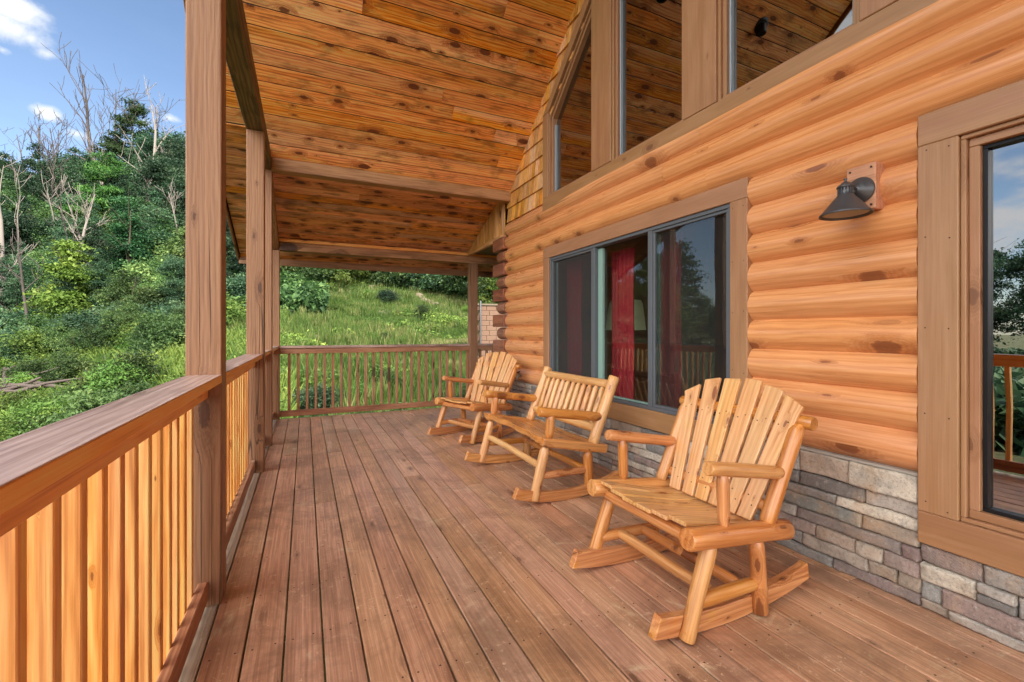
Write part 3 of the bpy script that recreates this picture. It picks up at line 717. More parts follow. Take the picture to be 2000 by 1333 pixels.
for a, b in bays:
    ft = lambda y: zt(y if y >= YR else 2 * YR - y) - hh * .98
    for x0, x1, s in ((W - .014, W + .085, .022), (W + .008, W + .085, .022 + .028)):
        lo = .0005 if s < .03 else .0225
        wd = .022 if s < .03 else .028
        yb_ = b - lo; ya_ = a + lo; zz0 = zb + sillw + lo
        mb.prism([(yb_ - wd, zz0), (yb_, zz0), (yb_, ft(yb_) - lo * 1.3), (yb_ - wd, ft(yb_ - wd) - lo * 1.3)], 'x', x0, x1, 'z')
        mb.prism([(ya_, zz0), (ya_ + wd, zz0), (ya_ + wd, ft(ya_ + wd) - lo * 1.3), (ya_, ft(ya_) - lo * 1.3)], 'x', x0, x1, 'z')
        mb.box(x0, x1, ya_ + wd + .0005, yb_ - wd - .0005, zz0, zz0 + .012, 'y')
        if b > YR + .1 or True:
            a2, b2 = ya_ + wd + .0005, yb_ - wd - .0005
            mb.prism([(a2, ft(a2) - lo * 1.3 - wd * 1.35), (b2, ft(b2) - lo * 1.3 - wd * 1.35), (b2, ft(b2) - lo * 1.3), (a2, ft(a2) - lo * 1.3)], 'x', x0 + .001, x1, 'y')
mb.build('window_stop', 'trim', gw, .002)
mb = MB()
for a, b in bays:
    mb.box(W + .034, W + .084, b - .066, b - .0515, zb + sillw + .03, zt(b) - hh - .09, 'z'); mb.box(W + .034, W + .084, a + .0515, a + .066, zb + sillw + .03, zt(max(a, 2 * YR - a)) - hh - .12 + 0, 'z')
mb.build('window_frame', 'vinyllit', gw, .002)
for a, b in bays:
    ft = lambda y: zt(y if y >= YR else 2 * YR - y) - hh - .05
    mb = MB(); mb.prism([(a + .06, zb + sillw + .02), (b - .06, zb + sillw + .02), (b - .06, ft(b)), (a + .06, ft(a))], 'x', W + .060, W + .064, 'z'); mb.build('pane', 'glassdark', gw)

# cedar shingles on the gable
mb = MB(); rw = random.Random(8)
row = .197; z = 2.812; r_i = 0
while z < 7.2:
    ymax = YC
    # left edge limited by the surround
    ylo = gy1 + .002
    y = YC + .02 - rw.random() * .06
    ztop = z + row
    lo_edge = ylo
    while y > YR - .0:
        wd = rw.uniform(.06, .15); a, b = y - wd, y - .003
        if b > YC: b = YC
        zbound_low = zt(a)           # below this height is window (for a < gy1)
        if a < gy1:
            a_lim = gy1 - (ztop - .03 - 3.82) / MS
            if b < a_lim: break
        if zc_(b) + .05 > z:
            zt_b = min(ztop + .02, 99)
            d0 = W + .022 - .024 - rw.uniform(0, .006)
            vs = [(d0, a, z), (d0, b, z), (W + .022, b, ztop + .02), (W + .022, a, ztop + .02), (W + .026, a, z), (W + .026, b, z), (W + .026, b, ztop + .02), (W + .026, a, ztop + .02)]
            mb.add(vs, [(0, 3, 2, 1), (0, 1, 5, 4), (1, 2, 6, 5), (0, 4, 7, 3), (4, 5, 6, 7)], [(p[1], p[0], p[2]) for p in vs])
        y -= wd
    z += row; r_i += 1
C(mb, 'shingle_siding', 'shake', 0)
mb = MB()   # core behind the shingles and above the windows
mb.prism([(gy1 - .08, 2.801), (YC - .001, 2.801), (YC - .001, zc_(YC) + .10), (YR, zc_(YR) + .1), (2 * YR - YC, zc_(YC) + .1), (2 * YR - YC, 2.801), (y9 + .08, 2.801), (y9 + .08, zt(gy1) - .05), (YR, zt(YR) - .08), (gy1 - .08, zt(gy1) - .05)], 'x', XB, XB + .12, 'x')
C(mb, 'gable_core', 'dirtback', 0)

# ---- ceiling boards and roof
XL = -.90
def plank_run(mb, P0, dirv, length, width, thick, x0, x1, nrm, rr, gapw=.009):
    """boards running along x laid side by side down the slope"""
    n = int(length / width) + 1; dirv = Vector(dirv).normalized(); nrm = Vector(nrm).normalized()
    for i in range(n):
        a = i * width + gapw / 2; b = min((i + 1) * width - gapw / 2, length)
        if b <= a: continue
        x = x0 - rr.random() * 2.5; cuts = []
        while x < x1:
            ln = rr.uniform(3.2, 5.2); xa, xb = max(x, x0), min(x + ln, x1)
            if xb > xa + .02:
                rnd = rr.random(); vs = []; gs = []
                dz = rr.uniform(-.0008, .0008)
                for xx in (xa + .0006, xb - .0006):
                    for q in (a, b):
                        for tt in (0, thick):
                            p = Vector(P0) + dirv * q + nrm * (tt + dz); vs.append((xx, p.y, p.z)); gs.append((q, tt, xx))
                mb.add(vs, [(0, 1, 3, 2), (4, 6, 7, 5), (0, 4, 5, 1), (2, 3, 7, 6), (0, 2, 6, 4), (1, 5, 7, 3)], gs, rnd)
            x += ln
rr = random.Random(4)
YE = 8.0; mlow = .385; YB = 5.72; ZB_ = zc_(YB) + .0
zb5 = 3.245
mb = MB()
sl_ = math.hypot(1, MS)
L1 = (5.80 - YR) * sl_
Y5 = YR + 36 * .16 / sl_
plank_run(mb, (0, YR, zc_(YR)), (0, 1, -MS), (Y5 - YR) * sl_, .160, .018, XL, 6.0, (0, MS, 1), rr); plank_run(mb, (0, Y5, zc_(Y5)), (0, 1, -MS), (5.66 - Y5) * sl_, .160, .018, PX - .05, 6.0, (0, MS, 1), rr)
plank_run(mb, (0, YR, zc_(YR)), (0, -1, -MS), (5.66 - YR) * sl_, .160, .018, XL, 6.0, (0, -MS, 1), rr)
C(mb, 'ceiling', 'ceiling', .0025)
mb = MB(); s2 = math.hypot(1, mlow)
plank_run(mb, (0, 5.76, 3.30), (0, 1, -mlow), (YE - 5.76) * s2, .135, .018, XL, 6.0, (0, mlow, 1), rr); plank_run(mb, (0, 5.43, 3.427), (0, 1, -mlow), (5.76 - 5.43) * s2, .135, .018, XL, PX - .052, (0, mlow, 1), rr)
C(mb, 'lower_ceiling', 'ceiling_low', .0025)
mb = MB()   # roof slab over the boards
def slab(mb, y0, z0, y1, z1, t0, t1, x0, x1):
    mb.prism([(y0, z0 + t0), (y1, z1 + t0), (y1, z1 + t1), (y0, z0 + t1)], 'x', x0, x1, 'x', 0)
zz = lambda y: zc_(y)
slab(mb, YR, zz(YR), 5.44, zz(5.44), .04, .22, XL - .02, 9.2); slab(mb, YR, zz(YR), 2 * YR - 5.75, zz(5.75), .04, .22, XL - .02, 9.2)
slab(mb, 5.441, 3.4228, YE, 3.30 - mlow * (YE - 5.76), .03, .17, XL - .02, 9.2)
C(mb, 'roof', 'roofing', 0)
mb = MB()   # fascias
ze = 3.30 - mlow * (YE - 5.76)
mb.box(XL - .025, 6.2, YE + .001, YE + .022, ze - .105, ze + .17, 'x')
mb.prism([(YR, zz(YR) - .05), (5.50, zz(5.50) - .05), (5.50, zz(5.50) + .22), (YR, zz(YR) + .22)], 'x', XL - .045, XL - .021, 'y')
mb.prism([(5.501, 3.35), (YE + .02, ze - .05), (YE + .02, ze + .17), (5.501, 3.57)], 'x', XL - .045, XL - .021, 'y')
y5 = 2 * YR - 5.74
mb.prism([(YR - .001, zz(YR) - .05), (y5, zz(5.74) - .05), (y5, zz(5.74) + .22), (YR - .001, zz(YR) + .22)], 'x', XL - .045, XL - .021, 'y')
C(mb, 'fascia', 'post', .003)
mb = MB(); mb.box(-.30, 1.05, YE - .29, YE - .25, ze + .075, ze + .085, 'x')
for i in range(60): mb.box(-.28 + i * .0218, -.268 + i * .0218, YE - .285, YE - .255, ze + .073, ze + .0749, 'x')
C(mb, 'soffit_vent', 'vent', 0)
# beams
def beam(name, mat, x0, x1, y0, y1, z0, z1, g): mb = MB(); mb.box(x0, x1, y0, y1, z0, z1, g); return C(mb, name, mat, .006)
beam('purlin', 'beam', PX + .002, W + .05, 5.66, 5.80, 3.09, 3.235, 'x')
beam('purlin', 'beam', PX + .002, 6.0, 7.36, 7.48, 2.475, 2.60, 'x')
mb = MB(); mb.box(PX + .002, W + .02, 5.645, 5.665, 3.2355, 3.262, 'x'); mb.box(PX + .002, 6, 7.34, 7.47, 2.6005, 2.645, 'x'); C(mb, 'beam_strip', 'rail', .002)
beam('outer_beam', 'soffit', PX - PP, PX, -2.6, 5.83, 3.10, 3.285, 'y')
mb = MB(); mb.prism([(5.832, 3.00), (7.5, 2.475), (7.5, 2.60), (6.1, 3.13), (5.832, 3.23)], 'x', PX - .12, PX - .002, 'y'); C(mb, 'rake_beam', 'beam', .005)
# infill wall of vertical boards beyond the corner, with its soffit
mb = MB(); y = 5.80; rr = random.Random(9)
while y < 7.34:
    y2 = min(y + .094, 7.34); zt1 = 3.29 - mlow * (y - 5.76); zt2 = 3.29 - mlow * (y2 - 5.76)
    mb.prism([(y + .002, 2.665), (y2 - .002, 2.665), (y2 - .002, max(2.67, zt2)), (y + .002, max(2.67, zt1))], 'x', 2.555 + rr.uniform(0, .002), 2.575, 'z', rr.random()); y = y2
C(mb, 'vertical_siding', 'siding', .002)
mb = MB(); mb.box(2.545, 2.60, 5.80, 7.339, 2.60, 2.664, 'y'); C(mb, 'infill_sill', 'siding', .003)
mb = MB(); plank_run(mb, (0, 5.80, 2.63), (0, 1, 0), 1.53, .1, .018, 2.601, 6.0, (0, 0, 1), rr); C(mb, 'side_soffit', 'soffit', .002)
# posts
plabel = {2: 'nearest porch post'}
for i, py in enumerate(posts_y):
    top = 3.098 if i < 5 else 2.473
    mb = MB(); dx = (0, 0, -.010, .006, .006, .004)[i]
    n_ = 1
    mb.box(PX - PP + dx, PX + dx, py, py + PP, .0008, top, 'z', rnd=(.9, .3, .42, .13, .66, .77)[i])
    C(mb, 'porch_post', 'post', .006, segs=2)
mb = MB(); mb.box(2.601, 2.741, 7.36, 7.50, .0008, 2.473, 'z'); C(mb, 'porch_post', 'post', .006, segs=2)
# recessed spot lights in the ceiling (they show in the gable glass)
for x, y in ((1.76, 3.73), (.22, 3.69), (1.76, -1.2)):
    t_ = thing('ceiling_spotlight', 'black can spotlight on the high plank ceiling, seen in the gable glass', 'light', (x, y, zc_(y if y > YR else 2 * YR - y)), 0, 'black spotlights on the porch ceiling')
    mb = MB(); mb.lathe([(0, -.002), (.055, -.002), (.06, -.02), (.058, -.10), (.05, -.11), (.046, -.09), (.02, -.05), (0, -.045)], (0, 0, .0)); mb.build('can', 'black', t_)
    mb = MB(); mb.lathe([(.0, .03), (.085, .03), (.09, -.006), (.06, -.015), (0, -.015)], (0, 0, 0), axis=(0, MS if y > YR else -MS, 1)); mb.build('base_ring', 'black', t_)

# ------------------------------------------------------------------ room things behind the glass
def curtain(y0, y1, x, z0, z1, folds, label):
    t_ = bpy.data.objects.new('x', None)
    n = folds * 8; mb = MB(); vs = []; fs = []
    for j in range(n + 1):
        yy = y0 + (y1 - y0) * j / n; dx = .022 * math.sin(j / 8 * 2 * PI) + .008 * math.sin(j * 1.7)
        for i in range(9): zz_ = z0 + (z1 - z0) * i / 8; vs.append((x + dx * (1 + .2 * math.sin(i + j * .3)), yy + .006 * math.sin(i * 1.3), zz_))
    for j in range(n):
        for i in range(8): a = j * 9 + i; fs.append((a, a + 9, a + 10, a + 1))
    mb.add(vs, fs, vs, 0, True); o = mb.build('curtain', 'curtain'); bpy.data.objects.remove(t_)
    sm = o.modifiers.new('thick', 'SOLIDIFY'); sm.thickness = .003
    return tag(o, label, 'curtain')
curtain(3.37, 3.68, W + .24, .25, 2.08, 5, 'red curtain hanging in the open middle part of the wide window')
curtain(2.76, 3.04, W + .22, .25, 2.10, 5, 'red curtain behind the right insect screen of the wide window')
curtain(4.22, 4.50, W + .22, .25, 2.10, 4, 'dim red curtain behind the left insect screen of the wide window')
curtain(.05, .40, W + .3, .25, 2.10, 4, 'red curtain inside the tall picture window') if False else None
lx, ly = 3.55, 4.38
tl_ = thing('table_lamp', 'table lamp with pale green shade standing behind the red curtain', 'lamp', (lx, ly, .72))
mb = MB(); mb.lathe([(.18, .94), (.20, .90), (.235, .62), (.24, .58)], (0, 0, 0), 36); mb.lathe([(.236, .58), (.231, .62), (.196, .90), (.176, .94)], (0, 0, 0), 36); mb.build('lamp_shade', 'shade', tl_)
mb = MB(); mb.lathe([(0, 0), (.09, 0), (.095, .02), (.03, .04), (.05, .09), (.075, .25), (.02, .48), (.012, .88), (0, .89)], (0, 0, 0)); mb.build('lamp_base', 'black', tl_)
st = thing('side_table', 'dark side table under the lamp inside the room', 'table', (lx, ly, 0))
mb = MB(); mb.box(-.32, .32, -.32, .32, .68, .715, 'y'); mb.build('tabletop', 'darkwood', st, .004)
for a in (-.28, .24):
    for b in (-.28, .24): mb = MB(); mb.box(a, a + .04, b, b + .04, .002, .679, 'z'); mb.build('leg', 'darkwood', st)

# ------------------------------------------------------------------ wall lamp and faucet
wl = thing('wall_lamp', 'dark metal barn lamp with cone shade on the log wall by the tall window', 'lamp', (W, 1.30, 1.99))
mb = MB(); mb.box(-.064, .02, -.065, .067, -.115, .115, 'y')
for a, b in ((-.045, -.09), (.045, -.09), (-.045, .09), (.045, .09)): pass
mb.build('mounting_block', 'lampblock', wl, .005)
mb = MB()
for a, b in ((-.047, -.092), (.047, -.092), (-.047, .092), (.047, .092)): mb.lathe([(0, .0), (.005, .0), (.005, -.004), (0, -.004)], (-.0645, a, b), 8, axis=(1, 0, 0))
mb.build('screw', 'nail', wl)
mb = MB(); mb.lathe([(.064, 0), (.065, .006), (.060, .010), (.055, .020), (.036, .030), (.034, .034), (.018, .037), (.016, .041), (0, .042)], (-.0645, .0, -.012), 40, axis=(-1, 0, 0)); mb.build('backplate', 'lampmetal', wl)
mb = MB(); pts = [Vector((-.102, 0, -.012)), Vector((-.135, 0, -.003)), Vector((-.155, 0, .01)), Vector((-.185, 0, .008))]
for a, b in zip(pts, pts[1:]): mb.tube(a, b, .0075, seg=12, n=1, wob=0)
mb.tube((-.118, -.0, -.02), (-.135, 0, -.04), .006, seg=8, n=1, wob=0)
mb.build('arm', 'lampmetal', wl)
SC = (-.192, 0, .0)
mb = MB(); mb.lathe([(.106, -.150), (.108, -.148), (.108, -.143), (.100, -.136), (.034, -.052), (.032, -.048)], SC, 48); mb.lathe([(.031, -.050), (.098, -.138), (.104, -.150)], SC, 48); mb.build('lamp_shade', 'lampmetal', wl)
mb = MB(); mb.lathe([(0, .030), (.007, .030), (.009, .026), (.006, .022), (.006, .014), (.012, .012), (.026, .0), (.033, -.006), (.037, -.012), (.036, -.016), (.029, -.017), (.029, -.047), (.033, -.049), (.033, -.052), (0, -.052)], SC, 36)
for q in range(16):
    an = q * PI / 8; mb.bar(Vector(SC) + Vector((.0305 * math.cos(an), .0305 * math.sin(an), -.046)), Vector(SC) + Vector((.0305 * math.cos(an), .0305 * math.sin(an), -.018)), (math.cos(an), math.sin(an), 0), (-math.sin(an), math.cos(an), 0), .004, .005)
mb.build('socket_cap', 'lampmetal', wl)
mb = MB(); mb.lathe([(0, -.060), (.055, -.094), (.094, -.140), (.090, -.139), (.05, -.092), (0, -.062)], SC, 40); mb.lathe([(0, -.055), (.015, -.06), (.028, -.095), (.02, -.12), (0, -.128)], SC, 24); mb.build('reflector', 'lampwhite', wl)

fa = thing('outdoor_faucet', 'small metal hose tap sticking out of the lowest log', 'tap', (W - .02, 5.24, .715))
mb = MB(); mb.tube((.02, 0, 0), (-.055, 0, 0), .013, 12, 1, wob=0); mb.tube((-.045, 0, .002), (-.075, 0, -.045), .012, 12, 1, wob=0); mb.lathe([(.0, 0), (.024, 0), (.024, .004), (0, .004)], (.012, 0, 0), 20, axis=(-1, 0, 0)); mb.build('spout', 'chrome', fa)
mb = MB(); mb.tube((-.035, 0, .005), (-.05, 0, .038), .005, 8, 1, wob=0); mb.lathe([(0, 0), (.026, .0), (.028, .004), (.026, .008), (0, .008)], (-.05, 0, .038), 12, axis=(-.4, 0, 1)); mb.build('handle', 'black', fa)

# ------------------------------------------------------------------ rocking furniture (faces -x in its own space, origin on the deck)
def rocker_mb(x0, x1, y, th, h, Rr, xc, lift=0.):
    """curved runner; touches the deck at xc"""
    mb = MB(); n = 18; bot = []; top = []
    for i in range(n + 1):
        x = x0 + (x1 - x0) * i / n; z = Rr - math.sqrt(Rr * Rr - (x - xc) ** 2)
        bot.append((x, z + .0006)); top.append((x, z + h * (1 - .12 * (i / n))))
    top[0] = (x0 + .035, top[0][1]); top[-1] = (x1 - .01, top[-1][1])
    poly = bot + top[::-1]; rnd = nrnd()
    N_ = len(poly); vs = [(p, y - th / 2, q) for p, q in poly] + [(p, y + th / 2, q) for p, q in poly]
    fs = [(i, (i + 1) % N_, N_ + (i + 1) % N_, N_ + i) for i in range(N_)]
    for i in range(n):
        a, b, c, d = i, i + 1, N_ - 2 - i, N_ - 1 - i
        fs += [(a, b, c, d)[::-1], (N_ + a, N_ + b, N_ + c, N_ + d)]
    mb.add(vs, [f[::-1] for f in fs], [(p[2], p[1], p[0]) for p in vs], rnd); return mb
def seat_curve(u):  # u 0 front .. 1 back -> height drop
    return -.095 * u + .03 * math.cos(u * PI * 1.2) - .03
def make_rocker():
    t_ = thing('rocking_chair', 'large honey pine rocking chair with fanned slat back nearest the camera', 'rocking chair', group='log rocking chairs with fan shaped slat backs')
    yl = .335
    for s in (-1, 1):
        rocker_mb(-.49, .49, s * .30, .042, .088, 2.3, -.06).build('rocker', 'chair_side', t_, .004)
        ys = s * yl
        MB().tube((-.335, ys - s * .0, .012), (-.195, ys, .39), .034, taper1=.35).build('leg', 'chair_side', t_)
        MB().tube((.112, ys, .008), (.088, ys, .35), .034, taper1=.35).build('leg', 'chair_side', t_)
        MB().tube((-.335, ys, .425), (.295, ys, .352), .046, seg=18, n=10, wob=.03, bow=.004).build('seat_log', 'chair_side', t_)
        MB().tube((-.118, ys, .44), (-.125, ys, .665), .027, taper0=.35, taper1=.35).build('arm_post', 'chair_side', t_)
        MB().tube((-.222, ys + s * .005, .700), (.268, ys, .618), .031, n=9, wob=.04, taper1=.3).build('armrest', 'chair_side', t_)
        MB().tube((.150, ys, .385), (.368, ys * 1.02, .835), .034, n=8, taper0=.45, taper1=.35).build('back_post', 'chair_side', t_)
        MB().tube((-.285, ys * .97, .150), (.10, ys * .97, .140), .030, taper0=.3, taper1=.3).build('stretcher', 'chair_side', t_)
    for x, z in ((-.16, .152), (.0, .150)):
        MB().tube((x, -yl * .95, z), (x, yl * .95, z), .027, taper0=.35, taper1=.35, n=9, bow=.004).build('stretcher', 'chair_side', t_)
    MB().tube((.395, -.40, .845), (.395, .40, .845), .032, n=10, wob=.03).build('back_rail', 'chair_side', t_)
    MB().tube((.215, -.335, .455), (.215, .335, .455), .028, n=9, taper0=.4, taper1=.4).build('back_rail', 'chair_side', t_)
    MB().tube((-.25, -.30, .388), (-.25, .30, .388), .028, n=6).build('seat_rail', 'chair_side', t_)
    MB().tube((.14, -.30, .335), (.14, .30, .335), .028, n=6).build('seat_rail', 'chair_side', t_)
    # seat slats run from front to back, dished, fanned a little
    n = 6; x0, x1 = -.30, .21
    for i in range(n):
        f0 = (i - (n - 1) / 2); yc0 = f0 * .100; yc1 = f0 * .088; wd0, wd1 = .096, .084; mb = MB(); vs = []; gs = []; m_ = 12
        dish = -.012 * math.cos(f0 / 2.5 * PI / 2)
        xs = x0 - .018 * math.cos(f0 / 2.5 * PI / 2)
        for j in range(m_ + 1):
            u_ = j / m_; x = xs + (x1 - xs) * u_; z = .452 - .02 * u_ - .075 * math.sin(u_ * PI / 2) ** 1.3 + dish * 1.2
            yc = yc0 + (yc1 - yc0) * u_; wd = wd0 + (wd1 - wd0) * u_
            for a in (-.5, .5):
                for b in (0, .019): vs.append((x, yc + a * wd, z + b)); gs.append((a * wd, b, x))
        fs = []
        for j in range(m_):
            q = j * 4; fs += [(q, q + 4, q + 6, q + 2), (q + 1, q + 3, q + 7, q + 5), (q, q + 1, q + 5, q + 4), (q + 2, q + 6, q + 7, q + 3)]
        fs += [(0, 2, 3, 1), (m_ * 4, m_ * 4 + 1, m_ * 4 + 3, m_ * 4 + 2)]
        mb.add(vs, fs, gs); mb.build('seat_slat', 'chair', t_, .003)
    # fanned back slats
    n = 6
    p_b = Vector((.175, 0, .375)); up = Vector((.43, 0, 1)).normalized(); nr = Vector((-1, 0, .43)).normalized()
    for i in range(n):
        f0 = (i - (n - 1) / 2); yb, yt = f0 * .088, f0 * .128; wb_, wt = .076, .100
        Lc = [.615, .668, .690, .690, .668, .615][i]; mb = MB(); vs = []; gs = []; dv = Vector((0, (yt - yb) / .67, 0))
        m_ = 8; curve = [.0] * 9
        rowsn = []
        for j in range(m_ + 1):
            u_ = j / m_; l_ = u_ * Lc
            wd = wb_ + (wt - wb_) * l_ / .67
            c = p_b + up * l_ + Vector((0, yb, 0)) + dv * l_ + nr * (.012 + .018 * math.cos(f0 / 2.5 * PI / 2) * -1 * .6)
            rowsn.append((c, wd, l_))
        for j, (c, wd, l_) in enumerate(rowsn):
            for a in (-.5, .5):
                ex = 0
                if j == m_:    # rounded fan top
                    yy = abs(f0 * .121 + a * wd); ex = (-(yy ** 2) * .55 + (abs(f0 * .121) ** 2) * .55) * 1.1 + (.004, -.005, .006, -.003, .005, -.004)[i]
                    if abs(f0) > 2 and a * f0 > 0: ex -= .02
                for b in (0, .021):
                    p = c + Vector((0, a * wd, 0)) + up * ex + nr * b; vs.append(p); gs.append((a * wd, b, l_ + ex))
        fs = []
        for j in range(m_):
            q = j * 4; fs += [(q, q + 2, q + 6, q + 4), (q + 1, q + 5, q + 7, q + 3), (q, q + 4, q + 5, q + 1), (q + 2, q + 3, q + 7, q + 6)]
        fs += [(0, 1, 3, 2), (m_ * 4, m_ * 4 + 2, m_ * 4 + 3, m_ * 4 + 1)]
        mb.add(vs, [f[::-1] for f in fs], gs); sl2 = mb.build('back_slat', 'chair', t_, .004)
        mb = MB()
        for l_ in (.075, .105, .47, .50):
            for a in (-.2, .22):
                wd = wb_ + (wt - wb_) * l_ / .67
                c = p_b + up * (l_ + a * .03) + Vector((0, yb, 0)) + dv * l_ + nr * (.0328 + .018 * math.cos(f0 / 2.5 * PI / 2) * -.6) + Vector((0, a * wd, 0))
                if (l_ in (.105, .47)) == (a > 0): mb.lathe([(0, .0012), (.0035, .001), (.0038, -.001)], c, 8, axis=nr)
        mb.build('screw', 'nail', sl2)
    return t_
r1 = make_rocker(); r1.location = (1.75, 1.70, 0)
r3 = copy_tree(r1); r3.location = (1.905, 5.225, 0); r3.rotation_euler.z = R(21)
r3['label'] = 'farther rocking chair with fanned slat back beyond the settee, turned to face the camera'

def make_settee():
    t_ = thing('rocking_settee', 'two seat log rocking settee with spindle back and live edge plank seat', 'rocking bench')
    for s in (-1, 1):
        yl = s * .54
        rocker_mb(-.47, .47, yl, .045, .080, 1.45, -.02).build('rocker', 'chair_side', t_, .004)
        MB().tube((-.30, yl, .035), (-.20, yl, .415), .038, taper1=.3).build('leg', 'chair', t_)
        MB().tube((.19, yl, .03), (.17, yl, .345), .038, taper1=.3).build('leg', 'chair_side', t_)
        MB().tube((-.17, yl, .48), (-.155, yl, .66), .034, taper0=.35, taper1=.3).build('arm_post', 'chair_side', t_)
        MB().tube((-.26, yl, .685), (.30, yl, .60), .037, n=9, wob=.03, taper1=.25).build('armrest', 'chair_side', t_)
        MB().tube((.215, yl, .375), (.43, yl, .915), .043, n=9, taper0=.45, seg=18).build('back_post', 'chair', t_)
        MB().tube((-.225, yl * .99, .205), (.17, yl * .99, .20), .028, taper0=.3, taper1=.3).build('stretcher', 'chair_side', t_)
    MB().tube((-.235, -.53, .275), (-.235, .53, .275), .027, n=10, taper0=.3, taper1=.3, bow=.006).build('stretcher', 'chair', t_)
    MB().tube((.14, -.53, .215), (.14, .53, .215), .027, n=10, taper0=.3, taper1=.3).build('stretcher', 'chair_side', t_)
    MB().tube((.405, -.52, .850), (.405, .52, .850), .036, n=12, wob=.03).build('back_rail', 'chair', t_)
    MB().tube((.268, -.52, .505), (.268, .52, .505), .033, n=12, wob=.03).build('back_rail', 'chair', t_)
    for i in range(11):
        y = -.44 + i * .088; MB().tube((.282, y, .525), (.392, y, .822), .026, seg=12, n=4, taper0=.3, taper1=.45, tl=.03).build('spindle', 'chair', t_)
    mb = MB(); n, m_ = 26, 14; vs = []; gs = []; rr_ = random.Random(5)
    ph = 1.3
    for layer in (0, 1):
        for j in range(n + 1):
            y = -.575 + 1.15 * j / n
            fx = -.24 + .012 * math.sin(y * 7 + ph) + .010 * math.sin(y * 17) + (-.018 if abs(y) > .45 else 0)
            for i in range(m_ + 1):
                u_ = i / m_; x = fx + (.33 - fx) * u_
                if i == 0 and layer == 0: x += .018
                z = .50 - .115 * math.sin(u_ * PI / 2) ** 1.2 - .016 * math.sin((y / 1.15 + .5) * PI) * math.sin(u_ * PI * .8)
                z -= .055 * (1 - layer)
                vs.append((x, y, z)); gs.append((x, z, y))
    A = (n + 1) * (m_ + 1); fs = []
    for j in range(n):
        for i in range(m_):
            q = j * (m_ + 1) + i; fs += [(q, q + 1, q + m_ + 2, q + m_ + 1)[::1], (A + q, A + q + m_ + 1, A + q + m_ + 2, A + q + 1)]
    for j in range(n):
        for i in (0, m_): q = j * (m_ + 1) + i; f = (q, q + m_ + 1, A + q + m_ + 1, A + q); fs.append(f if i == 0 else f[::-1])
    for i in range(m_):
        for j in (0, n): q = j * (m_ + 1) + i; f = (q, A + q, A + q + 1, q + 1); fs.append(f if j == 0 else f[::-1])
    mb.add(vs, [f[::-1] for f in fs], gs, .37); mb.build('seat', 'chair_side', t_, .008, 2)
    for s in (-1, 1):
        mb = MB(); mb.bar((-.24, s * .545, .462), (.335, s * .545, .352), (0, 1, 0), (.18, 0, 1), .075, .066); mb.build('seat_side', 'chair_side', t_, .012, 2)
    return t_
st2 = make_settee(); st2.location = (1.83, 3.47, 0)

# ------------------------------------------------------------------ terrain
def noise2(x, y):
    return (np.sin(x * .61 + y * .37 + 1.3) + np.sin(x * .23 - y * .53 + 4.1) + .6 * np.sin(x * 1.3 + y * .9) + .5 * np.sin(-x * .9 + y * 1.7 + 2)) / 3.1
def softplus(a, k=.6): return np.log1p(np.exp(np.clip(a * k, -40, 40))) / k
def terr(x, y):
    x = np.asarray(x, float); y = np.asarray(y, float)
    q = y + .8 * np.minimum(x, 0) - .0 * np.maximum(x, 0)
    h = -1.75 - .045 * np.clip(-x - 2, 0, 14)
    h = h + .225 * (softplus(q - 9) - softplus(q - 62)) + .17 * (softplus(q - 27, .3) - softplus(q - 62, .3))
    h = h + .16 * noise2(x, y) + .5 * noise2(x * .25, y * .25) * np.clip((q - 12) / 25, 0, 1)
    # ground ramps up to the house side
    h = np.where((x > 2.3) & (y < 7), np.minimum(h, -.25), h)
    return np.where((x > -1.5) & (y < 8.2), np.minimum(h, -.9), h)
def grid_mesh(xs, ys):
    X, Y = np.meshgrid(xs, ys, indexing='ij'); Z = terr(X, Y); n, m_ = X.shape
    v = np.stack([X, Y, Z], -1).reshape(-1, 3); i = np.arange(n - 1)[:, None] * m_ + np.arange(m_ - 1)[None]; f = np.stack([i, i + m_, i + m_ + 1, i + 1], -1).reshape(-1, 4)
    return v, f
def np_mesh(name, v, f, mat, rnd=None, smooth=False, parent=None, mats=None, midx=None):
    me = bpy.data.meshes.new(name); nv, nf = len(v), len(f); k_ = f.shape[1]
    me.vertices.add(nv); me.vertices.foreach_set('co', np.asarray(v, np.float32).ravel())
    me.loops.add(nf * k_); me.loops.foreach_set('vertex_index', f.astype(np.int32).ravel())
    me.polygons.add(nf); me.polygons.foreach_set('loop_start', np.arange(0, nf * k_, k_, dtype=np.int32))
    if rnd is not None:
        ar = me.attributes.new('rnd', 'FLOAT', 'POINT'); ar.data.foreach_set('value', np.asarray(rnd, np.float32))
    me.polygons.foreach_set('use_smooth', [smooth] * nf); me.materials.append(M[mat]); me.update(calc_edges=True)
    o = bpy.data.objects.new(name, me); sc.collection.objects.link(o)
    if parent: o.parent = parent
    return o
def spaced(a, b, near, n):
    t_ = np.linspace(-1, 1, n); s = np.sinh(t_ * 4.2) / math.sinh(4.2); return np.where(s < 0, near + (near - a) * s, near + (b - near) * s)
v, f = grid_mesh(spaced(-900, 900, -4, 170), spaced(-900, 900, 16, 190))
g = np_mesh('ground', v, f, 'ground', smooth=True); tag(g, kind='structure')

